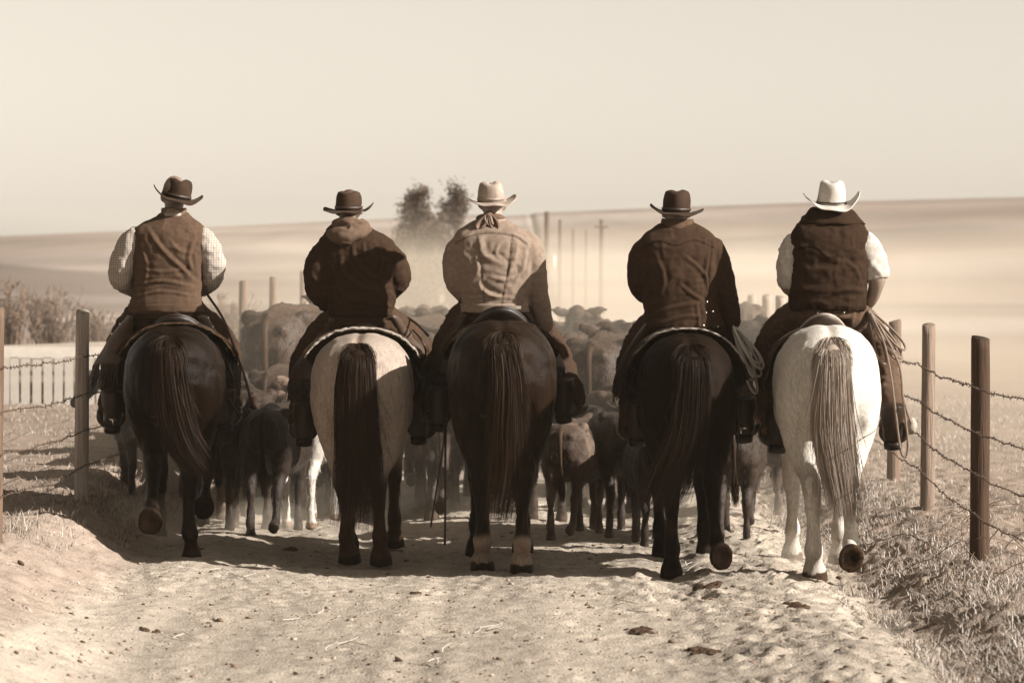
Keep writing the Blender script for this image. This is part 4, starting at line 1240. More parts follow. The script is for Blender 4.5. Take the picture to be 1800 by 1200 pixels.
HERD = [
    # px, D, height m, pose, tone, kind, yaw, label
    (512, 27.6, 1.50, 2, 0.075, None, -12, 'big brown cow with raised ears above the left calves'),
    (572, 29.5, 1.30, 0, 0.065, None, -10, 'brown cow beside the buckskin horse rider\'s left knee'),
    (458, 27.5, 1.02, 3, 0.07, None, -24, 'brown calf looking right below the big eared cow'),
    (425, 30.0, 1.05, 2, 0.09, 'white_face', 18, 'calf with a pale face behind the leftmost rider\'s rope loop'),
    (712, 31.5, 1.36, 3, 0.07, None, -22, 'brown cow above the buckskin rider\'s right knee'),
    (768, 28.5, 1.30, 0, 0.08, None, 14, 'brown cow in the gap between second and third riders'),
    (722, 41.0, 1.30, 2, 0.09, None, -6, 'far hazy cow between the second and third riders, left one'),
    (985, 36.0, 1.26, 1, 0.07, None, -12, 'hazy cow nearest the middle rider\'s right hand'),
    (1046, 34.0, 1.34, 2, 0.07, None, 4, 'cow with both ears up on the skyline between third and fourth riders'),
    (1015, 28.2, 1.26, 0, 0.07, None, -8, 'brown cow with a round poll behind the woolly calf'),
    (1085, 26.0, 1.30, 3, 0.055, None, -16, 'dark big cow close to the black horse rider\'s left knee'),
    (1058, 25.4, 0.92, 2, 0.06, 'white_face', 20, 'calf turning its pale head right in front of the dark big cow'),
    (978, 27.0, 1.15, 3, 0.05, None, 12, 'dark cow filling the gap right of the bay horse\'s flank'),
    (1315, 40.0, 1.25, 0, 0.08, None, -5, 'hazy cow between the fourth and fifth riders, left one'),
    (1370, 31.0, 1.25, 3, 0.07, None, 8, 'hazy cow behind the white horse rider\'s left leg'),
    (1328, 27.0, 1.0, 1, 0.06, None, 5, 'brown calf between the black and the white horse'),
    (1405, 28.0, 1.0, 2, 0.06, None, -10, 'calf half hidden behind the white horse\'s left flank'),
    (700, 26.0, 1.1, 2, 0.05, None, 6, 'dark calf behind the buckskin horse\'s right hind leg'),
    (782, 26.5, 1.12, 1, 0.055, None, -6, 'calf seen between dangling strap ends and the bay horse'),
    (1118, 31.0, 1.3, 1, 0.06, None, 8, 'cow mostly hidden by the black horse rider\'s left leg'),
    (350, 26.0, 1.0, 0, 0.04, None, -4, 'dark calf behind the leftmost horse\'s hindquarters'),
    (600, 25.5, 1.05, 1, 0.045, None, 3, 'dark calf showing between the buckskin horse\'s legs'),
    (505, 26.0, 1.06, 2, 0.05, None, -14, 'dark calf in front of the big brown cow on the left'),
    (745, 36.5, 1.26, 0, 0.07, None, 8, 'hazy cow behind the two near cows between second and third riders'),
]
for (px_, D_, hm, pose, tone, kind, yaw, lab) in HERD:
    add_cow(px_, None, hm * FPX / D_, pose, tone, kind, yaw, lab, D_=D_, cat='calf' if hm < 1.15 else 'cow')

# ------------------------------------------------------------------ saddles, blankets
def drape(sc, ys, amax, off, flare=0.0, na=25, rear=None):
    V = []
    for i, y in enumerate(ys):
        for a in np.linspace(-amax, amax, na):
            o_ = off + flare * (abs(a) / amax) ** 2
            yy = y
            p = horse_surface(yy, a, o_, sc)
            if rear is not None:
                p[1] += rear * (abs(a) / amax) ** 2 * (1 - i / (len(ys) - 1))
            V.append(p)
    return np.array(V), grid_faces(len(ys), na)

def build_saddle(hc, cf):
    sc = hc['scale']; zt = hc['ztop']
    H = hc['obj']; loc = H.location; rz = H.rotation_euler.z
    # blanket
    b = empty('saddle_blanket', loc, rz); tag(b, cf['blanket_label'], 'blanket', 'saddle blankets')
    y0 = cf.get('y0', -0.34); ys = np.linspace(y0, 0.62, 14)
    g = Geo(); V, Fc = drape(sc, ys, cf.get('drape', 1.5), 0.016, cf.get('flare', 0.05), rear=cf.get('rear', 0.0)); V = V + 0.004 * fbm(V * 14, 3, 2)[:, None]
    g.add(V, Fc, cf['blanket']); obj('pad', g, M['wool'], b, solid=0.022, offset=1)
    g = Geo(); na = 61
    E = np.array([horse_surface(y0 - 0.005, a, 0.028 + cf.get('flare', 0.05) * (abs(a) / 1.5) ** 2, sc) + np.array((0, cf.get('rear', 0.0) * (abs(a) / cf.get('drape', 1.5)) ** 2, 0)) for a in np.linspace(-cf.get('drape', 1.5), cf.get('drape', 1.5), na)])
    rr = np.random.default_rng(hc['seed'])
    E = E + rr.normal(0, 0.0025, E.shape)
    edge_r = cf.get('edge_r', 0.012)
    tv, tf = tube(E, edge_r * rr.uniform(0.6, 1.35, na), 8)
    g.add(tv, tf, cf['edge'] * np.repeat(rr.uniform(cf.get('speck', 0.8), 1.15, na) * (1 - cf.get('edge_fade', 0.0) * smooth01(0.45, 0.75, np.abs(np.linspace(-1, 1, na)) * cf.get('drape', 1.5))), 8)[:, None]); obj('edge_binding', g, M['wool'], b)
    # saddle
    s = empty('saddle', loc, rz); tag(s, cf['label'], 'saddle', 'stock saddles')
    lt = cf['leather']
    g = Geo(); V, Fc = drape(sc, np.linspace(max(-0.2, y0 + 0.06), 0.5, 10), 1.05, 0.045, 0.02); g.add(V, Fc, lt); obj('skirt', g, M['leather'], s, solid=0.01, offset=1)
    # cantle: a dished arc behind the rider
    zc = zt + cf.get('cantle', 0.03); hw = cf.get('cantle_w', 0.19)
    rows = []
    for (dy, dz, k) in ((0.10, -0.10, 0.92), (0.0, -0.075, 1.0), (-0.055, -0.02, 0.98), (-0.07, 0.012, 0.9), (-0.045, 0.028, 0.80), (0.0, 0.0, 0.74), (0.06, -0.05, 0.70)):
        rows.append([(u * hw * k, -0.10 + dy + 0.13 * u * u, zc + dz - (0.095 * abs(u) ** 2.2)) for u in np.linspace(-1, 1, 9)])
    g = Geo(); g.add(*sheet(rows, 4), lt * 0.8); obj('cantle', g, M['leather'], s, solid=0.012)
    lipP = [(u * hw * 0.86, -0.165 + 0.13 * u * u, zc + 0.024 - 0.095 * abs(u) ** 2.2) for u in np.linspace(-1, 1, 15)]
    g = Geo(); g.add(*tube(lipP, 0.011, 8, 2), cf.get('lip', lt)); obj('cantle_binding', g, M['leather'], s)
    g = Geo(); V, Fc = sheet([[(-0.15, y, z - 0.05), (-0.08, y, z - 0.01), (0, y, z), (0.08, y, z - 0.01), (0.15, y, z - 0.05)] for y, z in ((-0.06, zc - 0.03), (0.1, zc - 0.07), (0.28, zc - 0.06), (0.42, zc - 0.01))], 4)
    g.add(V, Fc, lt); obj('seat', g, M['leather'], s, solid=0.015)
    g = Geo(); g.add(*loft([(0, 0.44, zc - 0.1), (0, 0.47, zc + 0.0), (0, 0.50, zc + 0.06), (0, 0.505, zc + 0.075)], [(0.11, 0.06), (0.05, 0.035), (0.025, 0.022), (0.03, 0.04)], n=14), lt); obj('horn', g, M['leather'], s)
    for side, key in ((-1, 'lfoot'), (1, 'rfoot')):
        fx, fy, fz, tx = cf[key]
        g = Geo()
        top = np.array((side * 0.30 * sc[0] / 1.0, 0.2, zt - 0.22)); mid = np.array((side * 0.335, fy + 0.04, 1.1)); end = np.array((fx - side * 0.03, fy + 0.02, fz + 0.13))
        g.add(*sheet([[p + np.array((0, -w_, 0)), p, p + np.array((0, w_, 0))] for p, w_ in ((top, 0.1), ((top + mid) / 2, 0.12), (mid, 0.1), ((mid + end) / 2, 0.05), (end, 0.035))], 4), lt)
        obj('fender', g, M['leather'], s, solid=0.008)
        # stirrup: a bent wood bow round the ball of the foot
        P = []
        for t in np.linspace(0, 2 * math.pi, 25)[:-1]:
            cx_ = 0.066 * math.sin(t) * (1.0 if math.cos(t) < 0.3 else 0.86); cz_ = 0.085 * math.cos(t) * (1.35 if math.cos(t) > 0 else 0.62)
            P.append((cx_, 0, cz_ + 0.02))
        P = np.array(P); P = np.vstack([P, P[:1]])
        V = []
        for p in P:
            nrm = np.array((p[0], 0, p[2] - 0.02)); nrm /= np.linalg.norm(nrm) + 1e-9
            for (dy, dr) in ((-0.06, -0.008), (-0.06, 0.026), (0.06, 0.026), (0.06, -0.008)):
                V.append(p + nrm * dr + np.array((0, dy, 0)))
        V = np.array(V); V = rotz(V, np.zeros(3), tx) + np.array((fx, fy + 0.03, fz + 0.032))
        m_ = len(P); Fc = [(i * 4 + j, i * 4 + (j + 1) % 4, (i + 1) * 4 + (j + 1) % 4, (i + 1) * 4 + j) for i in range(m_ - 1) for j in range(4)]
        g = Geo(); g.add(V, Fc, cf.get('stirrup', sep(0.03))); obj('stirrup', g, M['boot'], s)
    g = Geo(); V, Fc = drape(sc, (0.30, 0.40), 3.1, 0.012, 0, 41); g.add(V, Fc, lt); obj('girth', g, M['leather'], s, solid=0.008, offset=1)
    return s

# ------------------------------------------------------------------ riders
def hand_geo(g, wrist, direc, side, curl, col):
    """palm with four fingers and a thumb closing round something held"""
    d = np.array(direc, float); d /= np.linalg.norm(d)
    up = np.array((0, 0, 1.0)) if abs(d[2]) < 0.8 else np.array((0, 1.0, 0))
    a = np.cross(d, up); a /= np.linalg.norm(a); n = np.cross(a, d)
    w = np.array(wrist, float)
    g.add(*loft([w - d * 0.02, w + d * 0.02, w + d * 0.06, w + d * 0.09], [(0.026, 0.02), (0.034, 0.021), (0.042, 0.018), (0.04, 0.014)], lat=a, n=12), col)
    for k, ln in enumerate((0.062, 0.072, 0.068, 0.052)):
        o_ = a * (-0.030 + 0.020 * k)
        p0 = w + d * 0.075 + o_; q = [p0]
        ang = 0.2
        for f in (0.42, 0.34, 0.3):
            ang += curl
            q.append(q[-1] + (d * math.cos(ang) - n * math.sin(ang)) * ln * f)
        g.add(*tube(q, [0.0095, 0.009, 0.0085, 0.006], 8, 4), col)
    t0 = w + d * 0.025 - a * 0.03
    g.add(*tube([t0, t0 + d * 0.025 - a * 0.02 - n * 0.01, t0 + d * 0.05 - a * 0.012 - n * 0.03, t0 + d * 0.06 + a * 0.005 - n * 0.04], [0.012, 0.011, 0.0095, 0.007], 8, 4), col)

def wrinkle(V, N, amp, seed, sc=(10, 10, 10)):
    q = V * np.array(sc)
    q = q + 0.8 * np.stack([vnoise(V * 5 + k * 7, seed + k) for k in range(3)], 1)
    r = 1 - np.abs(vnoise(q, seed + 9)) * 2
    return V + N * (amp * np.clip(r, -0.5, 1))[:, None]

def folds(V, N, lines, back):
    """each fold: polyline in (x, z) of the garment's back, width, height"""
    p = V[:, [0, 2]]
    d_ = np.zeros(len(V))
    for (poly, w, amp) in lines:
        poly = catmull(np.array(poly), 5)
        d, pos = seg_dist(p, poly)
        end = np.clip(np.minimum(pos, 1 - pos) * 5, 0, 1)
        prof = np.exp(-np.abs(d / (0.9 * w)) ** 1.35) - 0.75 * np.exp(-((d - 1.7 * w) / w) ** 2) - 0.4 * np.exp(-((d + 1.9 * w) / w) ** 2)
        d_ += 0.66 * amp * prof * (0.25 + 0.75 * end)
    return V + N * (d_ * back)[:, None]

def garment(name, parts, colour, mat, parent, voxel=0.0093, lines=(), wr=0.006, seed=1, wsc=(9, 9, 12), it=3, seams=(), colf=None):
    g = Geo()
    for v, f in parts: g.add(v, f)
    V, Q, N = remesh(g, voxel, it, 0.5)
    back = smooth01(0.25, -0.35, N[:, 1])
    V = wrinkle(V, N, wr * 0.8, seed, wsc)
    V = wrinkle(V, N, wr * 0.7, seed + 40, tuple(2.1 * k for k in wsc))
    V = wrinkle(V, N, wr * 0.32, seed + 80, tuple(4.6 * k for k in wsc))
    if lines: V = folds(V, N, lines, back)
    C_ = np.tile(colour, (len(V), 1)) * (1 + 0.12 * fbm(V * 7 + seed, seed + 3, 3))[:, None]
    for (poly, w, dep, dark) in seams:      # stitched seams: a narrow groove with a raised lip
        d, pos = seg_dist(V[:, [0, 2]], catmull(np.array(poly), 5))
        V = V + N * ((-dep * np.exp(-(d / w) ** 2) + 0.6 * dep * np.exp(-((d - 1.8 * w) / w) ** 2)) * back)[:, None]
        C_ *= (1 - dark * np.exp(-(d / (0.8 * w)) ** 2) * back)[:, None]
    if colf is not None: C_ = colf(V, N, C_)
    return link(name, mesh_from(name, V, Q, C_), mat, parent)

def hat(parent, c, rx, ry, top, bw, curl_l, curl_r, roll, yaw, pitch, tone, mat, band, style):
    """crown with a creased top, brim turned up at the sides, band"""
    n = 56
    th = np.linspace(0, 2 * math.pi, n, endpoint=False)
    e = empty('t')
    Rm = Matrix.Rotation(math.radians(yaw), 4, 'Z') @ Matrix.Rotation(math.radians(roll), 4, 'Y') @ Matrix.Rotation(math.radians(pitch), 4, 'X')
    bpy.data.objects.remove(e)
    def place(V):
        R3 = np.array(Rm.to_3x3())
        return V @ R3.T + np.array(c)
    root = None
    rows = []
    for t in np.linspace(0, 1, 12):
        k = 1 - 0.10 * t - 0.10 * t ** 6 + 0.015 * math.sin(3 * t)
        rows.append(np.stack([rx * k * np.cos(th), ry * k * np.sin(th), np.full(n, top * 0.9 * t)], 1))
    for q in (0.9, 0.74, 0.56, 0.36, 0.16, 0.0):
        k = 0.80 * q
        x_, y_ = rx * k * np.cos(th), ry * k * np.sin(th)
        rows.append(np.stack([x_, y_, np.full(n, top * (0.9 + 0.10 * (1 - q ** 3)))], 1))
    V = np.vstack(rows)
    up = smooth01(0.55, 0.95, V[:, 2] / top)
    crease = np.exp(-(V[:, 0] / (0.30 * rx)) ** 2) * smooth01(ry * 1.0, -ry * 0.2, -V[:, 1] * style.get('rev', 1))
    V[:, 2] -= up * top * style['crease'] * crease
    dent = np.exp(-((np.abs(V[:, 0]) - 0.62 * rx) / (0.25 * rx)) ** 2) * smooth01(0, ry * 0.7, V[:, 1])
    V[:, 2] -= up * top * style.get('dent', 0.15) * dent
    V[:, 2] += up * top * style.get('back', -0.04) * np.clip(-V[:, 1] / ry, 0, 1)
    V += 0.0018 * fbm(V * 40, 5, 3)[:, None] + 0.005 * np.stack([vnoise(V * 14 + q * 3 + c[0] * 9, 7 + q) for q in range(3)], 1)
    g = Geo(); g.add(place(V), grid_faces(len(rows), n, True), tone)
    root = obj('hat', g, M[mat], parent, solid=0.003)
    m = 12; V = []
    for j in range(m):
        s = j / (m - 1)
        r_x = rx + (bw - rx) * s; r_y = ry + (bw * 1.10 - ry) * s
        x_, y_ = r_x * np.cos(th), r_y * np.sin(th)
        u = np.clip((np.abs(x_) - rx * 0.75) / (bw - rx * 0.75), 0, 1)
        cur = np.where(x_ < 0, curl_l, curl_r) * u ** 1.7
        z_ = cur - style.get('droop', 0.018) * (np.abs(y_) / (bw * 1.1)) ** 2 * s + 0.006 * np.sin(3 * th + 1 + 9 * c[0]) * s + 0.003 * np.sin(7 * th + 4 * c[0]) * s
        shrink = 1 - 0.09 * np.clip(cur / 0.09, 0, 1.2) * s
        V.append(np.stack([x_ * shrink, y_, z_], 1))
    g = Geo(); g.add(place(np.vstack(V)), grid_faces(m, n, True), tone); obj('brim', g, M[mat], root, solid=0.0045)
    for hgt, rr_, bc in ((0.012, 0.007, band),):
        P = np.stack([rx * 1.015 * np.cos(th), ry * 1.015 * np.sin(th), np.full(n, hgt)], 1)
        Q = np.stack([rx * 1.01 * np.cos(th), ry * 1.01 * np.sin(th), np.full(n, hgt + style.get('band_h', 0.018))], 1)
        g = Geo(); g.add(place(np.vstack([P, Q])), grid_faces(2, n, True), bc); obj('band', g, M['leather'], root, solid=0.004, offset=1)
    return root

def ring_collar(parent, c, rx, ry, h, flare, col, mat, tilt=0.0, gap=0.5, name='collar', thick=0.009, seed=1, fold=0.0):
    n = 40; rows = []
    th = np.linspace(math.pi / 2 + gap, math.pi / 2 + 2 * math.pi - gap, n)
    rr = np.random.default_rng(seed)
    for k, t in enumerate(np.linspace(0, 1, 7)):
        f = 1 + flare * t
        V = np.stack([c[0] + rx * f * np.cos(th), c[1] + ry * f * np.sin(th), np.full(n, c[2] + h * t) + tilt * np.sin(th) * t], 1)
        V += fold * np.stack([vnoise(V * 16 + k * 0.15, seed + q) for q in range(3)], 1)
        rows.append(V)
    g = Geo(); g.add(np.vstack(rows), grid_faces(7, n), col)
    return obj(name, g, mat, parent, solid=thick)

def fringe(edge, n, ln, direc, col, parent, seed, w=0.0045, name='fringe'):
    rr = np.random.default_rng(seed)
    E = catmull(edge, 10); u = np.sort(rr.random(n)); ii = u * (len(E) - 1)
    b = np.stack([np.interp(ii, np.arange(len(E)), E[:, k]) for k in range(3)], 1)
    L_ = ln * rr.uniform(0.7, 1.15, n); t = np.linspace(0, 1, 6)
    P = b[:, None] + np.array(direc)[None, None] * (L_[:, None] * t[None])[..., None] + (rr.normal(0, 0.016, (n, 1, 3)) * (t ** 1.5)[None, :, None])
    P[..., 2] -= (L_[:, None] * (t ** 2)[None]) * 0.3
    V, Q, C_ = strands(P, np.full((n, 6), w) * np.linspace(1, 0.6, 6)[None], np.tile(col, (n, 1)) * rr.uniform(0.6, 1.3, (n, 1)))
    return link(name, mesh_from(name, V, Q, C_), M['leather'], parent)

def build_rider(i, cf):
    hc = HORSES[i]; H = hc['obj']; sc = hc['scale']
    Dr = hc['Df'] + 0.55 * sc[1] + 0.16
    x0 = H.location.x; y0 = H.location.y
    lx = lambda px_: X(px_, Dr) - x0
    lz = lambda py_: Z(py_, Dr)
    ry_ = 0.16
    L2 = lambda pts: [(lx(a), lz(b)) for a, b in pts]
    FL = [(L2(p), w, a) for p, w, a in cf['folds']]
    SE = [(L2(p), w, d, k) for p, w, d, k in cf.get('seams', ())]
    root = empty('person', (x0, y0, 0)); tag(root, cf['label'], 'person', 'riders on horseback')
    m = Dr / FPX
    # torso from its outline (centre column, row, half width px, half depth m, forward lean m)
    T = [((lx(a), ry_ + ln, lz(b)), (hw * m, dp)) for a, b, hw, dp, ln in cf['torso']]
    tp, tr = [p for p, _ in T], [r for _, r in T]
    torso = flat_loft(tp, tr)
    arms = {}
    for s in ('la', 'ra'):
        arms[s] = [((lx(a), ry_ + yy, lz(b)), r) for a, b, yy, r in cf[s]]
    def armloft(rows, scale=1.0, lat=(0, 1, 0)):
        return loft([p for p, _ in rows], [(r * scale, r * scale) for _, r in rows], lat=lat, n=18, sub=5)
    # bare body inside the clothes: trunk, neck, head, arms, legs in one mesh
    g = Geo()
    g.add(*flat_loft(tp, [(a * 0.86, b * 0.84) for a, b in tr], n=20, sub=3))
    nx, nz = lx(cf['neck'][0]), lz(cf['neck'][1])
    hx, hz = lx(cf['head'][0]), lz(cf['head'][1])
    yh = ry_ + cf.get('head_y', 0.07)
    g.add(*loft([(nx, yh - 0.05, nz - 0.07), (nx, yh - 0.02, nz), (hx, yh, hz - 0.02)], [(0.066, 0.068), (0.058, 0.062), (0.06, 0.07)], n=16))
    for cc, rr_ in (((hx, yh + 0.005, hz + 0.045), (0.077, 0.096, 0.105)), ((hx, yh + 0.055, hz - 0.03), (0.058, 0.055, 0.07)), ((hx, yh + 0.098, hz + 0.02), (0.014, 0.026, 0.026)),
                    ((hx, yh + 0.095, hz - 0.028), (0.026, 0.014, 0.008)), ((hx, yh + 0.088, hz - 0.07), (0.026, 0.022, 0.02)),
                    ((hx - 0.03, yh + 0.082, hz + 0.052), (0.018, 0.016, 0.012)), ((hx + 0.03, yh + 0.082, hz + 0.052), (0.018, 0.016, 0.012))):
        g.add(*ball(cc, rr_, 18, 12))
    for s in (-1, 1):
        g.add(*ball((hx + s * 0.081, yh - 0.005, hz + 0.012), (0.012, 0.022, 0.034)))
    for s in ('la', 'ra'): g.add(*armloft(arms[s], cf.get('bare_arm', 0.78)))
    legp = {}
    for s, side in (('l', -1), ('r', 1)):
        fx, fy, fz, tx = cf[s + 'foot']
        kx = lx(cf[s + 'knee'][0]); kz = lz(cf[s + 'knee'][1])
        hipx = lx(cf['torso'][-1][0]) + side * 0.10
        zt = hc['ztop']
        P = [(hipx, ry_ + 0.02, zt + 0.085), ((hipx + kx) / 2 + side * 0.02, ry_ + 0.2, (zt + 0.07 + kz) / 2 + 0.035), (kx, ry_ + 0.34, kz), ((kx + fx) / 2, ry_ + 0.27, (kz + fz) / 2 + 0.05), (fx, fy - 0.03, fz + 0.15), (fx, fy - 0.065, fz + 0.075)]
        R = cf.get('leg_r', [0.115, 0.095, 0.080, 0.078, 0.079, 0.084])
        legp[s] = (P, R)
        g.add(*loft(P, [r * 0.8 for r in R], n=14))
    V, Q, N = remesh(g, 0.014, 2, 0.4)
    C_ = np.tile(cf.get('skin', sep(0.26)), (len(V), 1))
    q = V - np.array((hx, yh, hz))
    hair = (q[:, 2] > -0.035 - 0.06 * smooth01(0.03, -0.06, q[:, 1])) & (q[:, 1] < 0.035) & (np.abs(q[:, 0]) < 0.086) & (np.linalg.norm(q, axis=1) < 0.2) & ~((np.abs(q[:, 0]) > 0.078) & (np.abs(q[:, 2] - 0.012) < 0.04))
    C_[hair] = cf.get('hair', sep(0.05)) * (1 + 0.5 * fbm(V[hair] * 90, 4, 2))[:, None]
    g2 = Geo()
    for s, hd in (('la', cf.get('lhand')), ('ra', cf.get('rhand'))):
        pw = np.array(arms[s][-1][0]); dv = pw - np.array(arms[s][-2][0])
        if hd: dv = np.array(hd, float)
        hand_geo(g2, pw, dv, -1 if s == 'la' else 1, 0.55, cf.get('glove', cf.get('skin', sep(0.26))))
    hv, hf, hcol = g2.arrays()
    link('body', mesh_from('body', np.vstack([V, hv]), Q.tolist() + [tuple(a + len(V) for a in f) for f in hf], np.vstack([C_, hcol])), M['skin'], root)
    # clothes on the trunk and arms
    cm, cc = cf['top_mat'], cf['top_col']
    if cf['kind'] == 'vest':
        garment(cf['top_name'], [torso], cc, M[cm], root, lines=FL, wr=cf.get('wr', 0.005), seed=i * 7 + 3, seams=SE, wsc=cf.get('wsc', (7, 7, 10)))
        sl = []
        for s in ('la', 'ra'):
            k = cf.get('sleeve_end', len(arms[s]))
            rows = arms[s][:k] if not isinstance(k, dict) else arms[s][:k[s]]
            sl.append(armloft(rows, 1.0))
        inner = flat_loft([p for p in tp[2:5]], [(a * 0.9, b * 0.85) for a, b in tr[2:5]], n=20)
        garment('shirt', sl + [inner], cf['shirt_col'], M[cf.get('shirt_mat', 'shirt')], root, wr=0.008, seed=i * 7 + 5, wsc=(12, 12, 9))
    else:
        garment(cf['top_name'], [torso] + [armloft(arms[s]) for s in ('la', 'ra')], cc, M[cm], root, lines=FL, wr=cf.get('wr', 0.006), seed=i * 7 + 3, seams=SE, wsc=cf.get('wsc', (8, 8, 10)), colf=cf.get('colf') and (lambda V, N, C: cf['colf'](V, N, C, lx, lz)))
    # hem band
    if cf.get('hem'):
        a, b, hw, dp, ln, hh = cf['hem']
        th = np.linspace(0, 2 * math.pi, 49)[:-1]
        rows = []
        for k in np.linspace(0, 1, 5):
            Vh = np.stack([lx(a) + hw * m * np.cos(th), ry_ + ln + dp * np.sin(th), np.full(48, lz(b) + hh * (k - 0.5))], 1)
            Vh += 0.004 * np.stack([vnoise(Vh * 22 + q, q + i) for q in range(3)], 1)
            rows.append(Vh)
        g = Geo(); g.add(np.vstack(rows), grid_faces(5, 48, True), cf.get('hem_col', cc)); obj('waistband', g, M[cm], root, solid=0.008)
    # trousers and boots
    pr = []
    for s in ('l', 'r'):
        P, R = legp[s]; pr.append(loft(P, R, n=20, sub=5))
    seatz = lz(cf['torso'][-1][1])
    pr.append(loft([(lx(cf['torso'][-1][0]), ry_ + 0.01, hc['ztop'] + 0.03), (lx(cf['torso'][-1][0]), ry_ + 0.01, seatz + 0.0), (lx(cf['torso'][-1][0]), ry_ + 0.01, seatz + 0.06)], [(0.19, 0.13), (cf['torso'][-1][2] * m * 0.93, 0.13), (cf['torso'][-1][2] * m * 0.85, 0.11)], n=26))
    def pcol(V, N, C):
        if cf.get('rleg_col') is not None:
            w = smooth01(0.16, 0.24, V[:, 0]) * smooth01(1.16, 1.06, V[:, 2])
            C = C * (1 - w)[:, None] + cf['rleg_col'] * w[:, None]
        return C
    garment('trousers', pr, cf['pants_col'], M['denim'], root, voxel=0.012, wr=0.009, seed=i * 7 + 9, wsc=(9, 9, 13), colf=pcol)
    for s, side in (('l', -1), ('r', 1)):
        fx, fy, fz, tx = cf[s + 'foot']
        g = Geo()
        bc = cf.get('boot_col', sep(0.022))
        parts = Geo()
        parts.add(*loft([(0, -0.06, 0.20), (0, -0.062, 0.12), (0, -0.06, 0.07), (0, -0.055, 0.03)], [(0.060, 0.064), (0.057, 0.06), (0.052, 0.058), (0.05, 0.052)], n=16))
        parts.add(*loft([(0, -0.115, 0.045), (0, -0.08, 0.045), (0, -0.02, 0.042), (0, 0.06, 0.030), (0, 0.13, 0.024), (0, 0.17, 0.022)], [(0.04, 0.034), (0.05, 0.044), (0.05, 0.046), (0.056, 0.038), (0.048, 0.03), (0.018, 0.018)], n=16))
        V, Q, N = remesh(parts, 0.011, 2, 0.4)
        V = wrinkle(V, N, 0.003, 5 + i, (14, 14, 18))
        place = lambda W_: rotz(rotx(np.asarray(W_) * 1.2, np.zeros(3), 10), np.zeros(3), tx) + np.array((fx, fy, fz))
        b = link('boot', mesh_from('boot', place(V), Q, np.tile(bc, (len(V), 1))), M['boot'], root)
        g.add(*loft([(0, -0.085, -0.022), (0, -0.088, 0.015)], [(0.044, 0.036), (0.046, 0.04)], n=14, sub=2), bc * 0.6)
        g.add(*loft([(0, -0.05, 0.004), (0, 0.05, -0.006), (0, 0.14, -0.004), (0, 0.17, 0.0)], [(0.034, 0.005), (0.046, 0.005), (0.036, 0.005), (0.012, 0.004)], n=12, sub=3), bc * 0.6)
        Vs, Fs, Cs = g.arrays(); link('sole', mesh_from('sole', place(Vs), Fs, Cs), M['boot'], b)
        if cf.get('spur', {}).get(s):
            g = Geo()
            th = np.linspace(math.pi * 1.02, math.pi * 1.98, 15)
            g.add(*tube(place(np.stack([0.045 * np.cos(th), -0.055 + 0.062 * np.sin(th), np.full(15, 0.055)], 1)), 0.0065, 6))
            g.add(*tube(place(np.array([(0, -0.115, 0.055), (0, -0.15, 0.06), (0, -0.165, 0.058)])), 0.006, 6))
            V, Fc = tube(place(np.array([(-0.003, -0.178, 0.058), (0.003, -0.178, 0.058)])), 0.022, 10); g.add(V, Fc)
            g.add(*tube(place(np.stack([0.047 * np.cos(th + math.pi), -0.05 + 0.06 * np.sin(th + math.pi), np.full(15, 0.085)], 1)), 0.007, 6))
            V, Fc = tube(place(np.array([(0.052, -0.05, 0.075), (0.058, -0.05, 0.075)])), 0.02, 12); g.add(V, Fc)
            Vs, Fs, Cs = g.arrays(); link('spur', mesh_from('spur', Vs, Fs, Cs), M['steel'], b)
    # hat
    ht = cf['hat']
    hat(root, (lx(ht['c'][0]), yh + 0.0, lz(ht['c'][1])), ht['rx'] * m, ht['rx'] * m * 1.22, ht['top'] * m, ht['bw'] * 1.09 * m, ht['cl'] * m, ht['cr'] * m, ht['roll'], ht['yaw'], ht.get('pitch', 0), ht['tone'], ht['mat'], ht['band'], ht['style'])
    # chaps with fringe
    for s, side in (('l', -1), ('r', 1)):
        ch = cf.get('chaps')
        if not ch or s not in ch: continue
        rows = []
        P = np.array(legp[s][0])
        outer = ch[s]        # px outline of the flap: list of (inner px, outer px, row, depth)
        for (pin, pout, py_, yy) in outer:
            rows.append([(lx(pin + (pout - pin) * u), ry_ + yy - 0.10 + (0.10 * u - 0.02) - 0.035 * math.sin(math.pi * u), lz(py_) + dz_ * u) for u, dz_ in ((0, 0), (0.35, 0.015), (0.7, 0.01), (1.0, -0.01))])
        g = Geo(); V, Fc = sheet(rows, 6); V += 0.004 * np.stack([vnoise(V * 13 + q, q) for q in range(3)], 1)
        g.add(V, Fc, ch['col']); c_ = obj('chaps', g, M['leather'], root, solid=0.006)
        last = rows[-1]
        fringe(np.array([rows[-2][3]] + last[::-1]) if ch.get('side_fringe') else np.array(last), ch.get('n', 60), ch.get('len', 0.10), (side * 0.05, 0, -1), ch['col'] * 0.8, c_, i * 3 + (1 if side > 0 else 0))
        for (a, b) in ch.get('studs', {}).get(s, ()):
            d = np.abs(V[:, 0] - lx(a)) + np.abs(V[:, 2] - lz(b)); k = int(np.argmin(d))
            g = Geo(); g.add(*ball(V[k] + np.array((0, -0.008, 0)), (0.008, 0.006, 0.008), 8, 6)); obj('stud', g, M['steel'], c_)
    return root, lx, lz, ry_

def foot(i, px_, py_, turn):
    hc = HORSES[i]; D_ = hc['Df'] + 0.55 * hc['scale'][1] + 0.34
    return (X(px_, D_) - hc['loc'][0], 0.34, Z(py_, D_) + 0.035, turn)

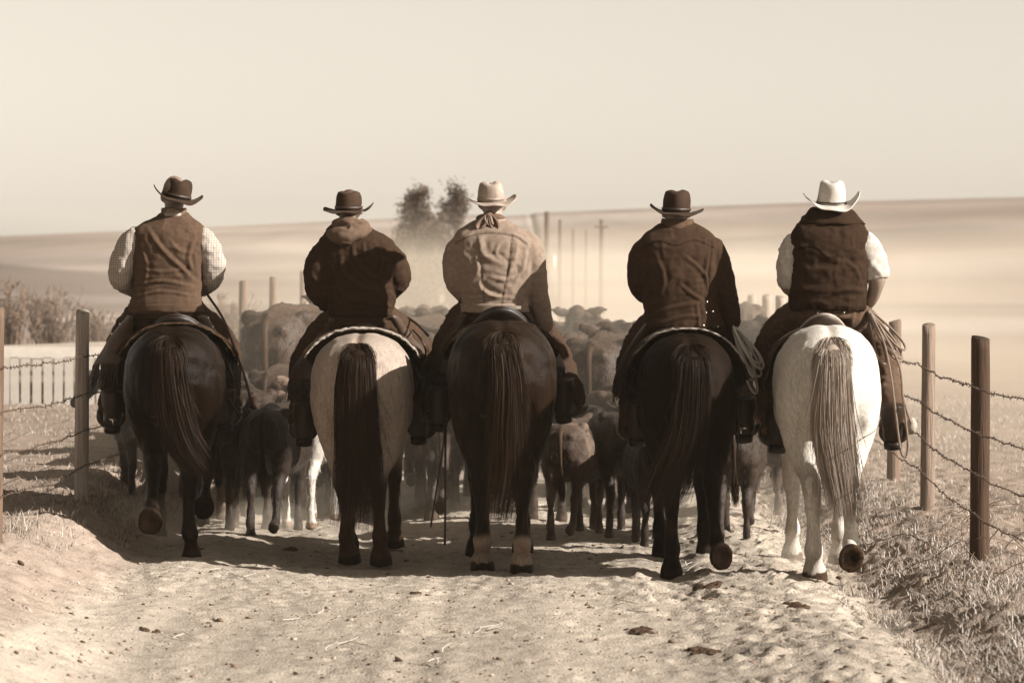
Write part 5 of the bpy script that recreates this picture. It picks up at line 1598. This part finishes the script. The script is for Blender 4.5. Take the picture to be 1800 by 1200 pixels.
RID = [
 dict(label='rider in a brown vest over a checked shirt, dark tilted hat, far left', kind='vest', top_name='vest', top_mat='cloth', top_col=sep(0.082), shirt_col=sep(0.5),
      torso=[(304, 374, 24, 0.062, 0.06), (303, 383, 34, 0.085, 0.05), (300, 394, 54, 0.11, 0.03), (298, 410, 66, 0.13, 0.01), (297, 440, 66, 0.138, 0.0), (296, 475, 62, 0.135, 0.0), (294, 510, 60, 0.135, 0.0), (292, 535, 64, 0.145, 0.0), (292, 551, 63, 0.14, 0.0)],
      la=[(250, 414, 0.0, 0.05), (238, 421, 0.0, 0.073), (222, 444, 0.0, 0.08), (214, 475, 0.02, 0.082), (214, 494, 0.06, 0.066), (236, 512, 0.26, 0.045)],
      ra=[(345, 414, 0.0, 0.05), (356, 421, 0.0, 0.073), (368, 444, 0.0, 0.08), (374, 470, 0.02, 0.082), (370, 490, 0.06, 0.066), (345, 510, 0.26, 0.045)],
      neck=(304, 366), head=(305, 349), head_y=0.06, skin=sep(0.33), hair=sep(0.2), hem=(292, 541, 64.5, 0.148, 0.0, 0.05), hem_col=sep(0.075),
      folds=[([(262, 402), (290, 440), (322, 470), (342, 492)], 0.014, 0.017), ([(345, 418), (335, 450), (340, 478)], 0.012, 0.013), ([(245, 470), (285, 478), (325, 474)], 0.010, 0.010),
             ([(240, 500), (290, 494), (340, 503)], 0.010, 0.013), ([(234, 522), (290, 512), (345, 520)], 0.009, 0.012), ([(250, 430), (262, 470), (256, 500)], 0.012, 0.010), ([(300, 420), (318, 440), (345, 446)], 0.012, 0.009)],
      wr=0.005, pants_col=sep(0.04), lknee=(196, 618), rknee=(392, 620), lfoot=(197, 756, 8), rfoot=(401, 752, -8), spur={'l': 1},
      hat=dict(c=(309, 349), rx=24, top=37, bw=43, cl=17, cr=13, roll=11, yaw=10, pitch=4, tone=sep(0.032), mat='felt', band=sep(0.03), style=dict(crease=0.22, dent=0.16, droop=0.02)),
      chaps=dict(col=sep(0.05), l=[(236, 222, 556, 0.02), (232, 190, 590, 0.14), (216, 166, 625, 0.22), (204, 156, 642, 0.24)], r=[(350, 366, 556, 0.02), (360, 384, 590, 0.14), (380, 402, 622, 0.22), (392, 412, 636, 0.24)], n=70, len=0.10, side_fringe=True,
                 studs={'l': [(193, 582), (205, 564)], 'r': [(380, 574), (370, 560)]})),
 dict(label='rider in a dark hooded sweatshirt on the buckskin horse', kind='coat', top_name='sweatshirt', top_mat='cloth', top_col=sep(0.034),
      torso=[(612, 392, 26, 0.07, 0.06), (614, 404, 40, 0.09, 0.05), (622, 416, 56, 0.115, 0.03), (628, 430, 66, 0.132, 0.01), (630, 460, 66, 0.14, 0.0), (632, 500, 62, 0.14, 0.0), (634, 530, 60, 0.142, 0.0), (634, 546, 57, 0.138, 0.0), (634, 555, 54, 0.13, 0.0)],
      la=[(585, 432, 0.0, 0.068), (571, 445, 0.0, 0.077), (560, 469, 0.0, 0.084), (560, 505, 0.0, 0.082), (572, 528, 0.06, 0.064), (600, 540, 0.28, 0.045)],
      ra=[(668, 432, 0.0, 0.068), (681, 447, 0.0, 0.078), (694, 466, 0.0, 0.084), (697, 490, 0.02, 0.084), (690, 505, 0.07, 0.066), (665, 520, 0.28, 0.045)],
      neck=(612, 386), head=(613, 373), head_y=0.085, skin=sep(0.4), hair=sep(0.08), hem=(634, 549, 57, 0.142, 0.0, 0.045), hem_col=sep(0.03),
      folds=[([(622, 428), (625, 455), (645, 480), (666, 490)], 0.013, 0.020), ([(640, 424), (645, 455), (668, 478)], 0.010, 0.014), ([(594, 500), (604, 520), (632, 529)], 0.016, 0.018), ([(660, 425), (672, 455), (668, 480)], 0.010, 0.012),
             ([(600, 440), (606, 480), (640, 505), (668, 510)], 0.014, 0.014), ([(585, 450), (592, 490), (588, 525)], 0.012, 0.010), ([(580, 538), (630, 530), (686, 538)], 0.010, 0.010)],
      wr=0.007, pants_col=sep(0.05), lknee=(528, 640), rknee=(748, 640), lfoot=(531, 778, 10), rfoot=(742, 775, -10), boot_col=sep(0.025),
      hat=dict(c=(612, 370), rx=23.5, top=36, bw=42, cl=4, cr=15, roll=1, yaw=-6, pitch=3, tone=sep(0.036), mat='felt', band=sep(0.03), style=dict(crease=0.18, dent=0.12, droop=0.015)),
      chaps=dict(col=sep(0.05), l=[(590, 572, 560, 0.04), (580, 545, 600, 0.16), (560, 515, 640, 0.24), (548, 502, 672, 0.26)], r=[(688, 702, 556, 0.04), (700, 728, 590, 0.16), (712, 752, 625, 0.24), (722, 762, 652, 0.26)], n=75, len=0.10)),
 dict(label='middle rider in a light denim jacket with a knotted neckerchief and pale hat', kind='coat', top_name='denim_jacket', top_mat='cloth', top_col=sep(0.25),
      torso=[(864, 386, 26, 0.065, 0.06), (864, 396, 44, 0.09, 0.04), (866, 408, 62, 0.118, 0.02), (868, 424, 72, 0.135, 0.0), (870, 455, 72, 0.145, -0.01), (871, 490, 66, 0.145, -0.01), (871, 520, 61, 0.142, 0.0), (871, 535, 60, 0.14, 0.0), (871, 546, 59, 0.135, 0.0)],
      la=[(822, 424, 0.0, 0.063), (808, 437, 0.0, 0.077), (800, 459, 0.0, 0.078), (802, 490, 0.0, 0.074), (815, 515, 0.08, 0.06), (840, 530, 0.28, 0.045)],
      ra=[(918, 420, 0.0, 0.063), (930, 433, 0.0, 0.079), (936, 459, -0.01, 0.079), (942, 500, 0.0, 0.073), (950, 540, 0.03, 0.062), (956, 568, 0.07, 0.055), (958, 580, 0.09, 0.046)],
      rhand=(0.02, 0.2, -1), neck=(866, 378), head=(866, 362), head_y=0.075, skin=sep(0.34), hair=sep(0.3), glove=sep(0.05), hem=(871, 541, 60.5, 0.145, 0.0, 0.055), hem_col=sep(0.28),
      folds=[([(841, 497), (852, 513), (883, 525)], 0.016, 0.020), ([(844, 417), (850, 448), (886, 466)], 0.020, 0.016), ([(880, 425), (872, 445), (890, 462)], 0.010, 0.009), ([(911, 426), (904, 455), (896, 482)], 0.017, 0.014),
             ([(835, 440), (840, 475), (825, 500)], 0.014, 0.012), ([(860, 486), (888, 492), (908, 486)], 0.011, 0.013), ([(925, 440), (920, 470), (905, 495)], 0.010, 0.010), ([(815, 525), (865, 520), (925, 527)], 0.009, 0.009)],
      seams=[([(800, 428), (830, 414), (866, 410), (905, 416), (925, 430)], 0.006, 0.006, 0.55), ([(900, 414), (894, 470), (884, 520), (882, 545)], 0.005, 0.005, 0.5), ([(838, 416), (846, 470), (852, 545)], 0.005, 0.004, 0.3)],
      wr=0.0042, pants_col=sep(0.045), lknee=(772, 640), rknee=(986, 640), lfoot=(768, 752, 8), rfoot=(1003, 738, -26), boot_col=sep(0.02),
      hat=dict(c=(863, 355), rx=23, top=38, bw=43.5, cl=10, cr=11, roll=-2, yaw=8, pitch=4, tone=sep(0.36), mat='felt', band=sep(0.28), style=dict(crease=0.25, dent=0.22, droop=0.02, back=-0.1)),
      chaps=dict(col=sep(0.03), l=[(822, 806, 552, 0.04), (810, 782, 590, 0.16), (792, 762, 630, 0.24), (784, 752, 660, 0.26)], r=[(922, 936, 552, 0.04), (940, 962, 590, 0.16), (960, 985, 622, 0.24), (972, 1000, 650, 0.26)], n=40, len=0.04)),
 dict(label='rider in a dark work shirt with a pointed yoke on the black horse', kind='coat', top_name='work_shirt', top_mat='cloth', top_col=sep(0.038),
      torso=[(1192, 392, 28, 0.07, 0.06), (1192, 402, 46, 0.095, 0.04), (1193, 414, 62, 0.12, 0.02), (1194, 430, 70, 0.138, 0.0), (1193, 460, 70, 0.15, -0.01), (1193, 500, 66, 0.152, -0.02), (1195, 530, 64, 0.152, -0.01), (1200, 555, 66, 0.155, -0.01), (1203, 576, 70, 0.16, -0.01)],
      la=[(1148, 428, 0.0, 0.063), (1134, 441, 0.0, 0.078), (1126, 464, 0.0, 0.078), (1126, 495, 0.02, 0.074), (1136, 515, 0.08, 0.06), (1160, 530, 0.28, 0.045)],
      ra=[(1240, 426, 0.0, 0.063), (1252, 441, 0.0, 0.08), (1262, 469, 0.0, 0.08), (1272, 505, 0.0, 0.074), (1282, 545, 0.03, 0.063), (1287, 565, 0.05, 0.054), (1288, 574, 0.06, 0.044)],
      rhand=(0.0, 0.3, -1), neck=(1190, 388), head=(1190, 378), head_y=0.085, skin=sep(0.3), hair=sep(0.22), glove=sep(0.04),
      folds=[([(1200, 450), (1225, 470), (1247, 497)], 0.011, 0.012), ([(1191, 497), (1212, 515), (1235, 529)], 0.010, 0.012), ([(1136, 558), (1180, 540), (1235, 532)], 0.012, 0.016), ([(1150, 572), (1195, 556), (1232, 556)], 0.011, 0.014),
             ([(1150, 445), (1165, 490), (1155, 530)], 0.014, 0.010), ([(1245, 440), (1238, 480), (1246, 515)], 0.010, 0.012), ([(1240, 532), (1248, 556), (1252, 580)], 0.010, 0.018), ([(1222, 534), (1226, 560), (1224, 580)], 0.009, 0.012)],
      seams=[([(1127, 437), (1156, 425), (1185, 433), (1217, 423), (1252, 436)], 0.005, 0.006, 0.5), ([(1250, 420), (1248, 445), (1244, 480), (1246, 520)], 0.005, 0.005, 0.4)],
      wr=0.005, pants_col=sep(0.05), rleg_col=sep(0.34), lknee=(1112, 640), rknee=(1302, 650), lfoot=(1113, 778, 12), rfoot=(1312, 772, -12), spur={'r': 1}, boot_col=sep(0.025),
      hat=dict(c=(1190, 373), rx=24.5, top=41, bw=45, cl=14, cr=6, roll=2, yaw=-4, pitch=3, tone=sep(0.03), mat='felt', band=sep(0.022), style=dict(crease=0.13, dent=0.10, droop=0.015)),
      chaps=dict(col=sep(0.03), l=[(1142, 1130, 570, 0.04), (1136, 1108, 605, 0.16), (1122, 1090, 640, 0.24), (1114, 1080, 672, 0.26)], n=55, len=0.08)),
 dict(label='rider in a dark padded vest, white short sleeves and a straw hat, far right', kind='vest', top_name='padded_vest', top_mat='cloth', top_col=sep(0.026), shirt_col=sep(0.6), shirt_mat='cloth',
      torso=[(1462, 376, 30, 0.075, 0.06), (1461, 388, 46, 0.10, 0.04), (1459, 400, 62, 0.125, 0.02), (1458, 416, 69, 0.145, 0.0), (1457, 450, 69, 0.155, -0.01), (1456, 490, 68, 0.158, -0.02), (1455, 520, 68, 0.158, -0.01), (1455, 538, 68, 0.155, 0.0), (1455, 545, 63, 0.14, 0.0)],
      la=[(1405, 420, 0.0, 0.054), (1397, 431, 0.0, 0.073), (1390, 454, 0.0, 0.078), (1387, 485, 0.0, 0.074), (1388, 500, 0.02, 0.07), (1392, 508, 0.06, 0.052), (1415, 520, 0.28, 0.04)],
      ra=[(1512, 418, 0.0, 0.054), (1520, 429, 0.0, 0.074), (1532, 454, 0.0, 0.082), (1539, 478, 0.0, 0.076), (1541, 490, 0.0, 0.068), (1540, 505, 0.02, 0.052), (1534, 525, 0.08, 0.048), (1524, 545, 0.18, 0.034)],
      bare_arm=0.88, sleeve_end={'la': 5, 'ra': 5}, neck=(1462, 374), head=(1463, 362), head_y=0.085, skin=sep(0.3), hair=sep(0.06),
      folds=[([(1390, 470), (1455, 476), (1522, 466)], 0.022, 0.010), ([(1390, 505), (1455, 512), (1520, 504)], 0.022, 0.012), ([(1452, 454), (1485, 444), (1512, 437)], 0.010, 0.012), ([(1400, 432), (1450, 452), (1500, 470)], 0.016, 0.008),
             ([(1480, 455), (1500, 475), (1512, 500)], 0.012, 0.010), ([(1450, 520), (1485, 508), (1515, 512)], 0.012, 0.010)],
      seams=[([(1395, 440), (1425, 436), (1452, 455), (1480, 444), (1515, 436)], 0.006, 0.007, 0.4)],
      wr=0.007, pants_col=sep(0.085), lknee=(1356, 618), rknee=(1560, 625), lfoot=(1360, 790, 8), rfoot=(1570, 784, -8), boot_col=sep(0.018), spur={'l': 0},
      hat=dict(c=(1464, 359), rx=24.5, top=44, bw=49, cl=21, cr=21, roll=0, yaw=0, pitch=6, tone=sep(0.66), mat='straw', band=sep(0.02), style=dict(crease=0.2, dent=0.3, droop=0.022, band_h=0.008, back=-0.02))),
]
for i, cf in enumerate(RID):
    for s in ('lfoot', 'rfoot'):
        cf[s] = foot(i, *cf[s])

SAD = [
 dict(label='dark leather saddle under the leftmost rider', blanket_label='dark saddle blanket with a pale folded edge on the leftmost horse', leather=sep(0.022), blanket=sep(0.035), edge=sep(0.07), edge_r=0.007, y0=-0.17, cantle=0.035, cantle_w=0.2, drape=1.25, flare=0.07, rear=0.05),
 dict(label='dark leather saddle under the rider in the hooded sweatshirt', blanket_label='saddle blanket with a white fleece edge on the buckskin horse', leather=sep(0.03), blanket=sep(0.10), edge=sep(0.55), speck=0.6, edge_r=0.0075, cantle=0.02, cantle_w=0.18, drape=1.2, flare=0.06, rear=0.0),
 dict(label='black saddle with a high cantle under the middle rider', blanket_label='dark saddle blanket on the bay horse', leather=sep(0.016), blanket=sep(0.03), edge=sep(0.04), edge_r=0.006, y0=-0.1, cantle=0.05, cantle_w=0.19, drape=1.2, flare=0.04),
 dict(label='dark saddle under the rider in the work shirt', blanket_label='woven saddle blanket with a speckled white edge on the black horse', leather=sep(0.022), blanket=sep(0.03), edge=sep(0.5), speck=0.02, edge_fade=0.88, edge_r=0.0065, cantle=0.0, cantle_w=0.19, drape=1.5, flare=0.05),
 dict(label='tan saddle with a pale padded cantle on the white horse', blanket_label='dark saddle blanket on the white horse', leather=sep(0.12), lip=sep(0.36), blanket=sep(0.10), edge=sep(0.1), edge_r=0.006, y0=-0.02, cantle=0.035, cantle_w=0.16, drape=1.2, flare=0.03),
]
RIDERS = []
for i, (cf, sf) in enumerate(zip(RID, SAD)):
    sf['lfoot'], sf['rfoot'] = cf['lfoot'], cf['rfoot']
    if i == 4: sf['leather'] = sep(0.05)
    HORSES[i]['saddle'] = build_saddle(HORSES[i], sf)
    RIDERS.append(build_rider(i, cf))

# ------------------------------------------------------------------ collars, hood, neckerchief, buttons
r, lx, lz, yy = RIDERS[0]
ring_collar(r, (lx(304), yy + 0.055, lz(382)), 0.082, 0.085, 0.062, -0.08, sep(0.13), M['cloth'], 0.0, 0.3, seed=1, fold=0.004)
r, lx, lz, yy = RIDERS[1]
g = Geo()      # hood lying on the shoulders
V, Q, N = None, None, None
g.add(*loft([(lx(580), yy - 0.03, lz(412)), (lx(590), yy - 0.09, lz(412)), (lx(606), yy - 0.125, lz(416)), (lx(626), yy - 0.11, lz(409)), (lx(643), yy - 0.05, lz(402)), (lx(640), yy + 0.05, lz(396))], [(0.02, 0.02), (0.045, 0.045), (0.055, 0.062), (0.05, 0.05), (0.04, 0.035), (0.02, 0.02)], lat=(0, 0, 1), n=16, sub=6))
g.add(*loft([(lx(588), yy + 0.03, lz(398)), (lx(594), yy - 0.03, lz(396)), (lx(612), yy - 0.06, lz(394)), (lx(632), yy - 0.03, lz(394)), (lx(638), yy + 0.04, lz(396))], [(0.03, 0.02), (0.036, 0.03), (0.042, 0.03), (0.036, 0.03), (0.03, 0.02)], lat=(0, 0, 1), n=14, sub=6))
V, Q, N = remesh(g, 0.009, 2); V = wrinkle(V, N, 0.009, 77, (14, 14, 18))
link('hood', mesh_from('hood', V, Q, np.tile(sep(0.12), (len(V), 1))), M['cloth'], r)
r, lx, lz, yy = RIDERS[2]
kn = empty('t'); bpy.data.objects.remove(kn)
g = Geo()
g.add(*tube([(lx(842), yy + 0.10, lz(384)), (lx(846), yy + 0.0, lz(383)), (lx(858), yy - 0.025, lz(381)), (lx(876), yy - 0.01, lz(382)), (lx(886), yy + 0.08, lz(388))], 0.02, 10, 5))
V, Fc, _c = g.arrays()
nk = Geo(); nk.add(V, Fc, sep(0.12))
nk.add(*ball((lx(859), yy - 0.05, lz(378)), (0.024, 0.022, 0.024)), sep(0.16))
def lobe(pts, w):
    rows = [[(lx(a) + (u - 0.5) * ww * 2 * Dm, yy - 0.055 - 0.012 * math.sin(u * 9) - 0.006 * k, lz(b) + 0.004 * math.cos(u * 7)) for u in np.linspace(0, 1, 6)] for k, (a, b, ww) in enumerate(pts)]
    nk.add(*sheet(rows, 4), sep(w))
Dm = 21.0 / FPX
lobe([(857, 378, 4), (850, 388, 9), (845, 396, 11), (842, 402, 6)], 0.20)
lobe([(861, 378, 4), (866, 388, 9), (869, 398, 10), (872, 405, 4)], 0.15)
lobe([(859, 376, 3), (857, 384, 8), (862, 396, 6)], 0.24)
obj('neckerchief', nk, M['cloth'], r, solid=0.004)
ring_collar(r, (lx(864), yy + 0.055, lz(397)), 0.098, 0.10, 0.045, -0.1, sep(0.30), M['cloth'], 0.0, 0.7, seed=2, fold=0.006)
g = Geo(); g.add(*box((lx(911), yy - 0.155, lz(540)), (0.035, 0.008, 0.02))); obj('buckle_tab', g, M['steel'], r, smooth=False)
r, lx, lz, yy = RIDERS[3]
ring_collar(r, (lx(1191), yy + 0.055, lz(404)), 0.112, 0.11, 0.066, -0.2, sep(0.08), M['cloth'], 0.0, 0.5, seed=3, fold=0.005)
for (a, b) in ((1240, 530), (1239, 549), (1250, 547), (1234, 571), (1259, 573)):
    g = Geo(); g.add(*ball((lx(a), yy - 0.165, lz(b)), (0.0045, 0.004, 0.0045), 8, 5)); obj('snap', g, M['steel'], r)
r, lx, lz, yy = RIDERS[4]
ring_collar(r, (lx(1463), yy + 0.05, lz(394)), 0.20, 0.16, 0.10, -0.5, sep(0.026), M['cloth'], 0.0, 0.55, seed=4, fold=0.012, thick=0.014)
for (a, b) in ((1434, 549), (1480, 549)):
    g = Geo(); g.add(*ball((lx(a), yy - 0.128, lz(b)), (0.006, 0.005, 0.006), 10, 6)); obj('rivet', g, M['steel'], r)

# ------------------------------------------------------------------ ropes and straps hanging from the saddles
def hang(name, pts, i, rad, col, lab, cat, mat='rope', dy=0.45):
    """polyline in photo columns and rows at the rider's depth, dy metres ahead of the horse's centre (or given per point)"""
    hc = HORSES[i]; P = []
    for p in pts:
        d_ = hc['loc'][1] + (p[2] if len(p) > 2 else dy)
        P.append((X(p[0], d_), d_, Z(p[1], d_)))
    g = Geo(); g.add(*tube(np.array(P), rad, 7, 8), col)
    o = obj(name, g, M[mat]); tag(o, lab, cat)
    return o
hang('rein', [(352, 500, 0.35), (366, 520, 0.22), (393, 562, 0.1), (417, 625, 0.05), (433, 672, 0.05), (439, 706, 0.05), (430, 727, 0.05), (416, 722, 0.1), (398, 690, 0.2), (391, 655, 0.25), (390, 625, 0.3)], 0, 0.0085, sep(0.035), 'long dark rein looping down beside the leftmost rider\'s right leg', 'rein', 'leather')
hang('strap', [(784, 735, 0.2), (783, 790, 0.1), (783, 860, 0.08), (782, 957, 0.06)], 2, 0.0075, sep(0.03), 'dark strap end hanging straight down below the middle rider\'s left boot', 'strap', 'leather')
hang('strap', [(783, 735, 0.2), (779, 785, 0.1), (769, 850, 0.08), (757, 926, 0.06)], 2, 0.006, sep(0.03), 'thin slanting strap end beside the straight hanging one', 'strap', 'leather')
hang('rein', [(712, 556, 0.35), (726, 564, 0.25), (740, 576, 0.15), (753, 590, 0.1)], 1, 0.008, sep(0.03), 'dark rein tail at the right hip of the buckskin horse\'s rider', 'rein', 'leather')
hang('rein', [(726, 580, 0.25), (740, 596, 0.1), (748, 614, 0.08), (747, 632, 0.1)], 1, 0.006, sep(0.03), 'thin curved strap under the right hip of the buckskin horse\'s rider', 'rein', 'leather')
hang('strap', [(1310, 672, 0.1), (1300, 690, 0.1), (1298, 760, 0.1), (1296, 800, 0.1), (1298, 828, 0.1)], 3, 0.005, sep(0.03), 'thin strap dangling by the black horse rider\'s right boot', 'strap', 'leather')

def coil(i, top, bottoms, n, rad, col, lab, seed, extra=()):
    """a lariat: n narrow hanging loops from one point"""
    rr = np.random.default_rng(seed); hc = HORSES[i]
    root_y = hc['loc'][1] + 0.16
    P = []
    for k in range(n):
        b = np.array(bottoms[k % len(bottoms)], float) + rr.normal(0, 3, 2)
        w = rr.uniform(5, 11)
        tpx = np.array(top, float) + rr.normal(0, 1.5, 2)
        ax = b - tpx; L_ = np.linalg.norm(ax); ax /= L_; pe = np.array((-ax[1], ax[0]))
        for t in np.linspace(0, 2 * math.pi, 22)[:-1]:
            s = 0.5 - 0.5 * math.cos(t)
            q = tpx + ax * L_ * s + pe * w * math.sin(t) * (0.4 + 0.9 * s)
            d_ = root_y - 0.05 * math.sin(t) + 0.012 * k - 0.1 * s
            P.append((X(q[0], d_), d_, Z(q[1], d_)))
    g = Geo(); g.add(*tube(np.array(P), rad, 7, 2), col)
    for e in extra:
        Q = [(X(a, root_y - 0.12), root_y - 0.12, Z(b, root_y - 0.12)) for a, b in e]
        g.add(*tube(np.array(Q), rad, 7, 6), col)
    o = obj('lariat', g, M['rope']); tag(o, lab, 'rope', 'coiled lariats')
coil(3, (1290, 574), [(1334, 655), (1326, 668), (1335, 640), (1330, 690), (1322, 650)], 7, 0.0075, sep(0.8), 'pale coiled lariat at the right hip of the black horse\'s rider', 3)
coil(4, (1526, 545), [(1586, 632), (1575, 620), (1590, 618), (1560, 640)], 5, 0.0075, sep(0.24), 'coiled lariat with a long loop at the right hip of the white horse\'s rider', 5,
     extra=[[(1530, 550), (1553, 600), (1566, 660), (1575, 730), (1583, 790), (1592, 803), (1596, 780), (1590, 720), (1586, 690)], [(1545, 570), (1580, 640), (1588, 700), (1602, 745)]])
g = Geo(); V, Fc = ball((0, 0, 0), (0.03, 0.03, 0.05), 14, 10); V *= (1 + 0.25 * fbm(V * 70, 3, 3))[:, None]; g.add(V, Fc, sep(0.5))
_d = HORSES[4]['loc'][1] + 0.18
tag(obj('rope_tassel', g, M['wool'], None, (X(1603, _d), _d, Z(748, _d))), 'frayed pale rope tassel near the fence by the white horse', 'tassel')

# ------------------------------------------------------------------ air: thin haze everywhere, thicker dust low over the herd
def volume(name, V, Fc, dens, col, aniso, lab):
    m = bpy.data.materials.new(name); m.use_nodes = True
    N, L = m.node_tree.nodes, m.node_tree.links
    N.clear()
    out = N.new('ShaderNodeOutputMaterial'); pv = N.new('ShaderNodeVolumePrincipled')
    pv.inputs['Color'].default_value = (*col, 1); pv.inputs['Density'].default_value = dens; pv.inputs['Anisotropy'].default_value = aniso
    L.new(pv.outputs[0], out.inputs['Volume'])
    g = Geo(); g.add(V, Fc)
    o = obj(name, g, m, smooth=False)
    tag(o, lab, 'dust' if 'dust' in name else 'haze', kind='stuff')
    return o
HAZE_COL = (0.92, 0.795, 0.635)
volume('haze', *box((0, 209, 6.0), (800, 510, 15.0)), 0.0003, HAZE_COL, 0.0, 'thin dusty haze over the whole valley')
volume('dust_cloud', *box((2.6, 49.0, 0.88), (12.4, 54, 2.76)), 0.0105, HAZE_COL, 0.0, 'low dust cloud raised by the herd')
def puff(px_, foot, rx, ry, rz, dens, lab):
    D_ = EYE * FPX / (foot - HZ)
    for f in (1.0, 0.72, 0.45):
        volume('dust_puff', *ball((X(px_, D_), D_ + 0.1, rz * 0.6 * f), (rx * f, ry * f, rz * f), 24, 14), dens, HAZE_COL, 0.0, lab)
puff(262, 962, 0.42, 0.5, 0.22, 0.22, 'small dust puff under the leftmost horse\'s lifted hoof')
puff(440, 940, 0.42, 0.6, 0.16, 0.16, 'small dust puff at the feet of the left calves')
puff(1415, 1010, 0.26, 0.4, 0.16, 0.22, 'small dust puff at the white horse\'s left hind hoof')
puff(700, 915, 1.7, 0.8, 0.22, 0.04, 'low dust drifting round the hooves of the calves in the middle')
puff(1340, 925, 0.9, 0.7, 0.22, 0.06, 'low dust drifting round the hooves of the calves on the right')
def billow(px_, D_, py_, rx, ry, rz, dens, lab):
    for k, f in enumerate((1.0, 0.82, 0.64, 0.46)):        # nested shells: the cloud thins out towards its rim
        volume('dust_puff', *ball((X(px_, D_), D_, Z(py_, D_)), (rx * f, ry * f, rz * f), 28, 18), dens, HAZE_COL, 0.0, lab)
billow(1250, 46, 520, 3.0, 6, 1.2, 0.0055, 'billow of dust rising between the fourth and fifth riders')
billow(1000, 60, 500, 2.6, 6, 1.1, 0.004, 'billow of dust rising below the utility poles')
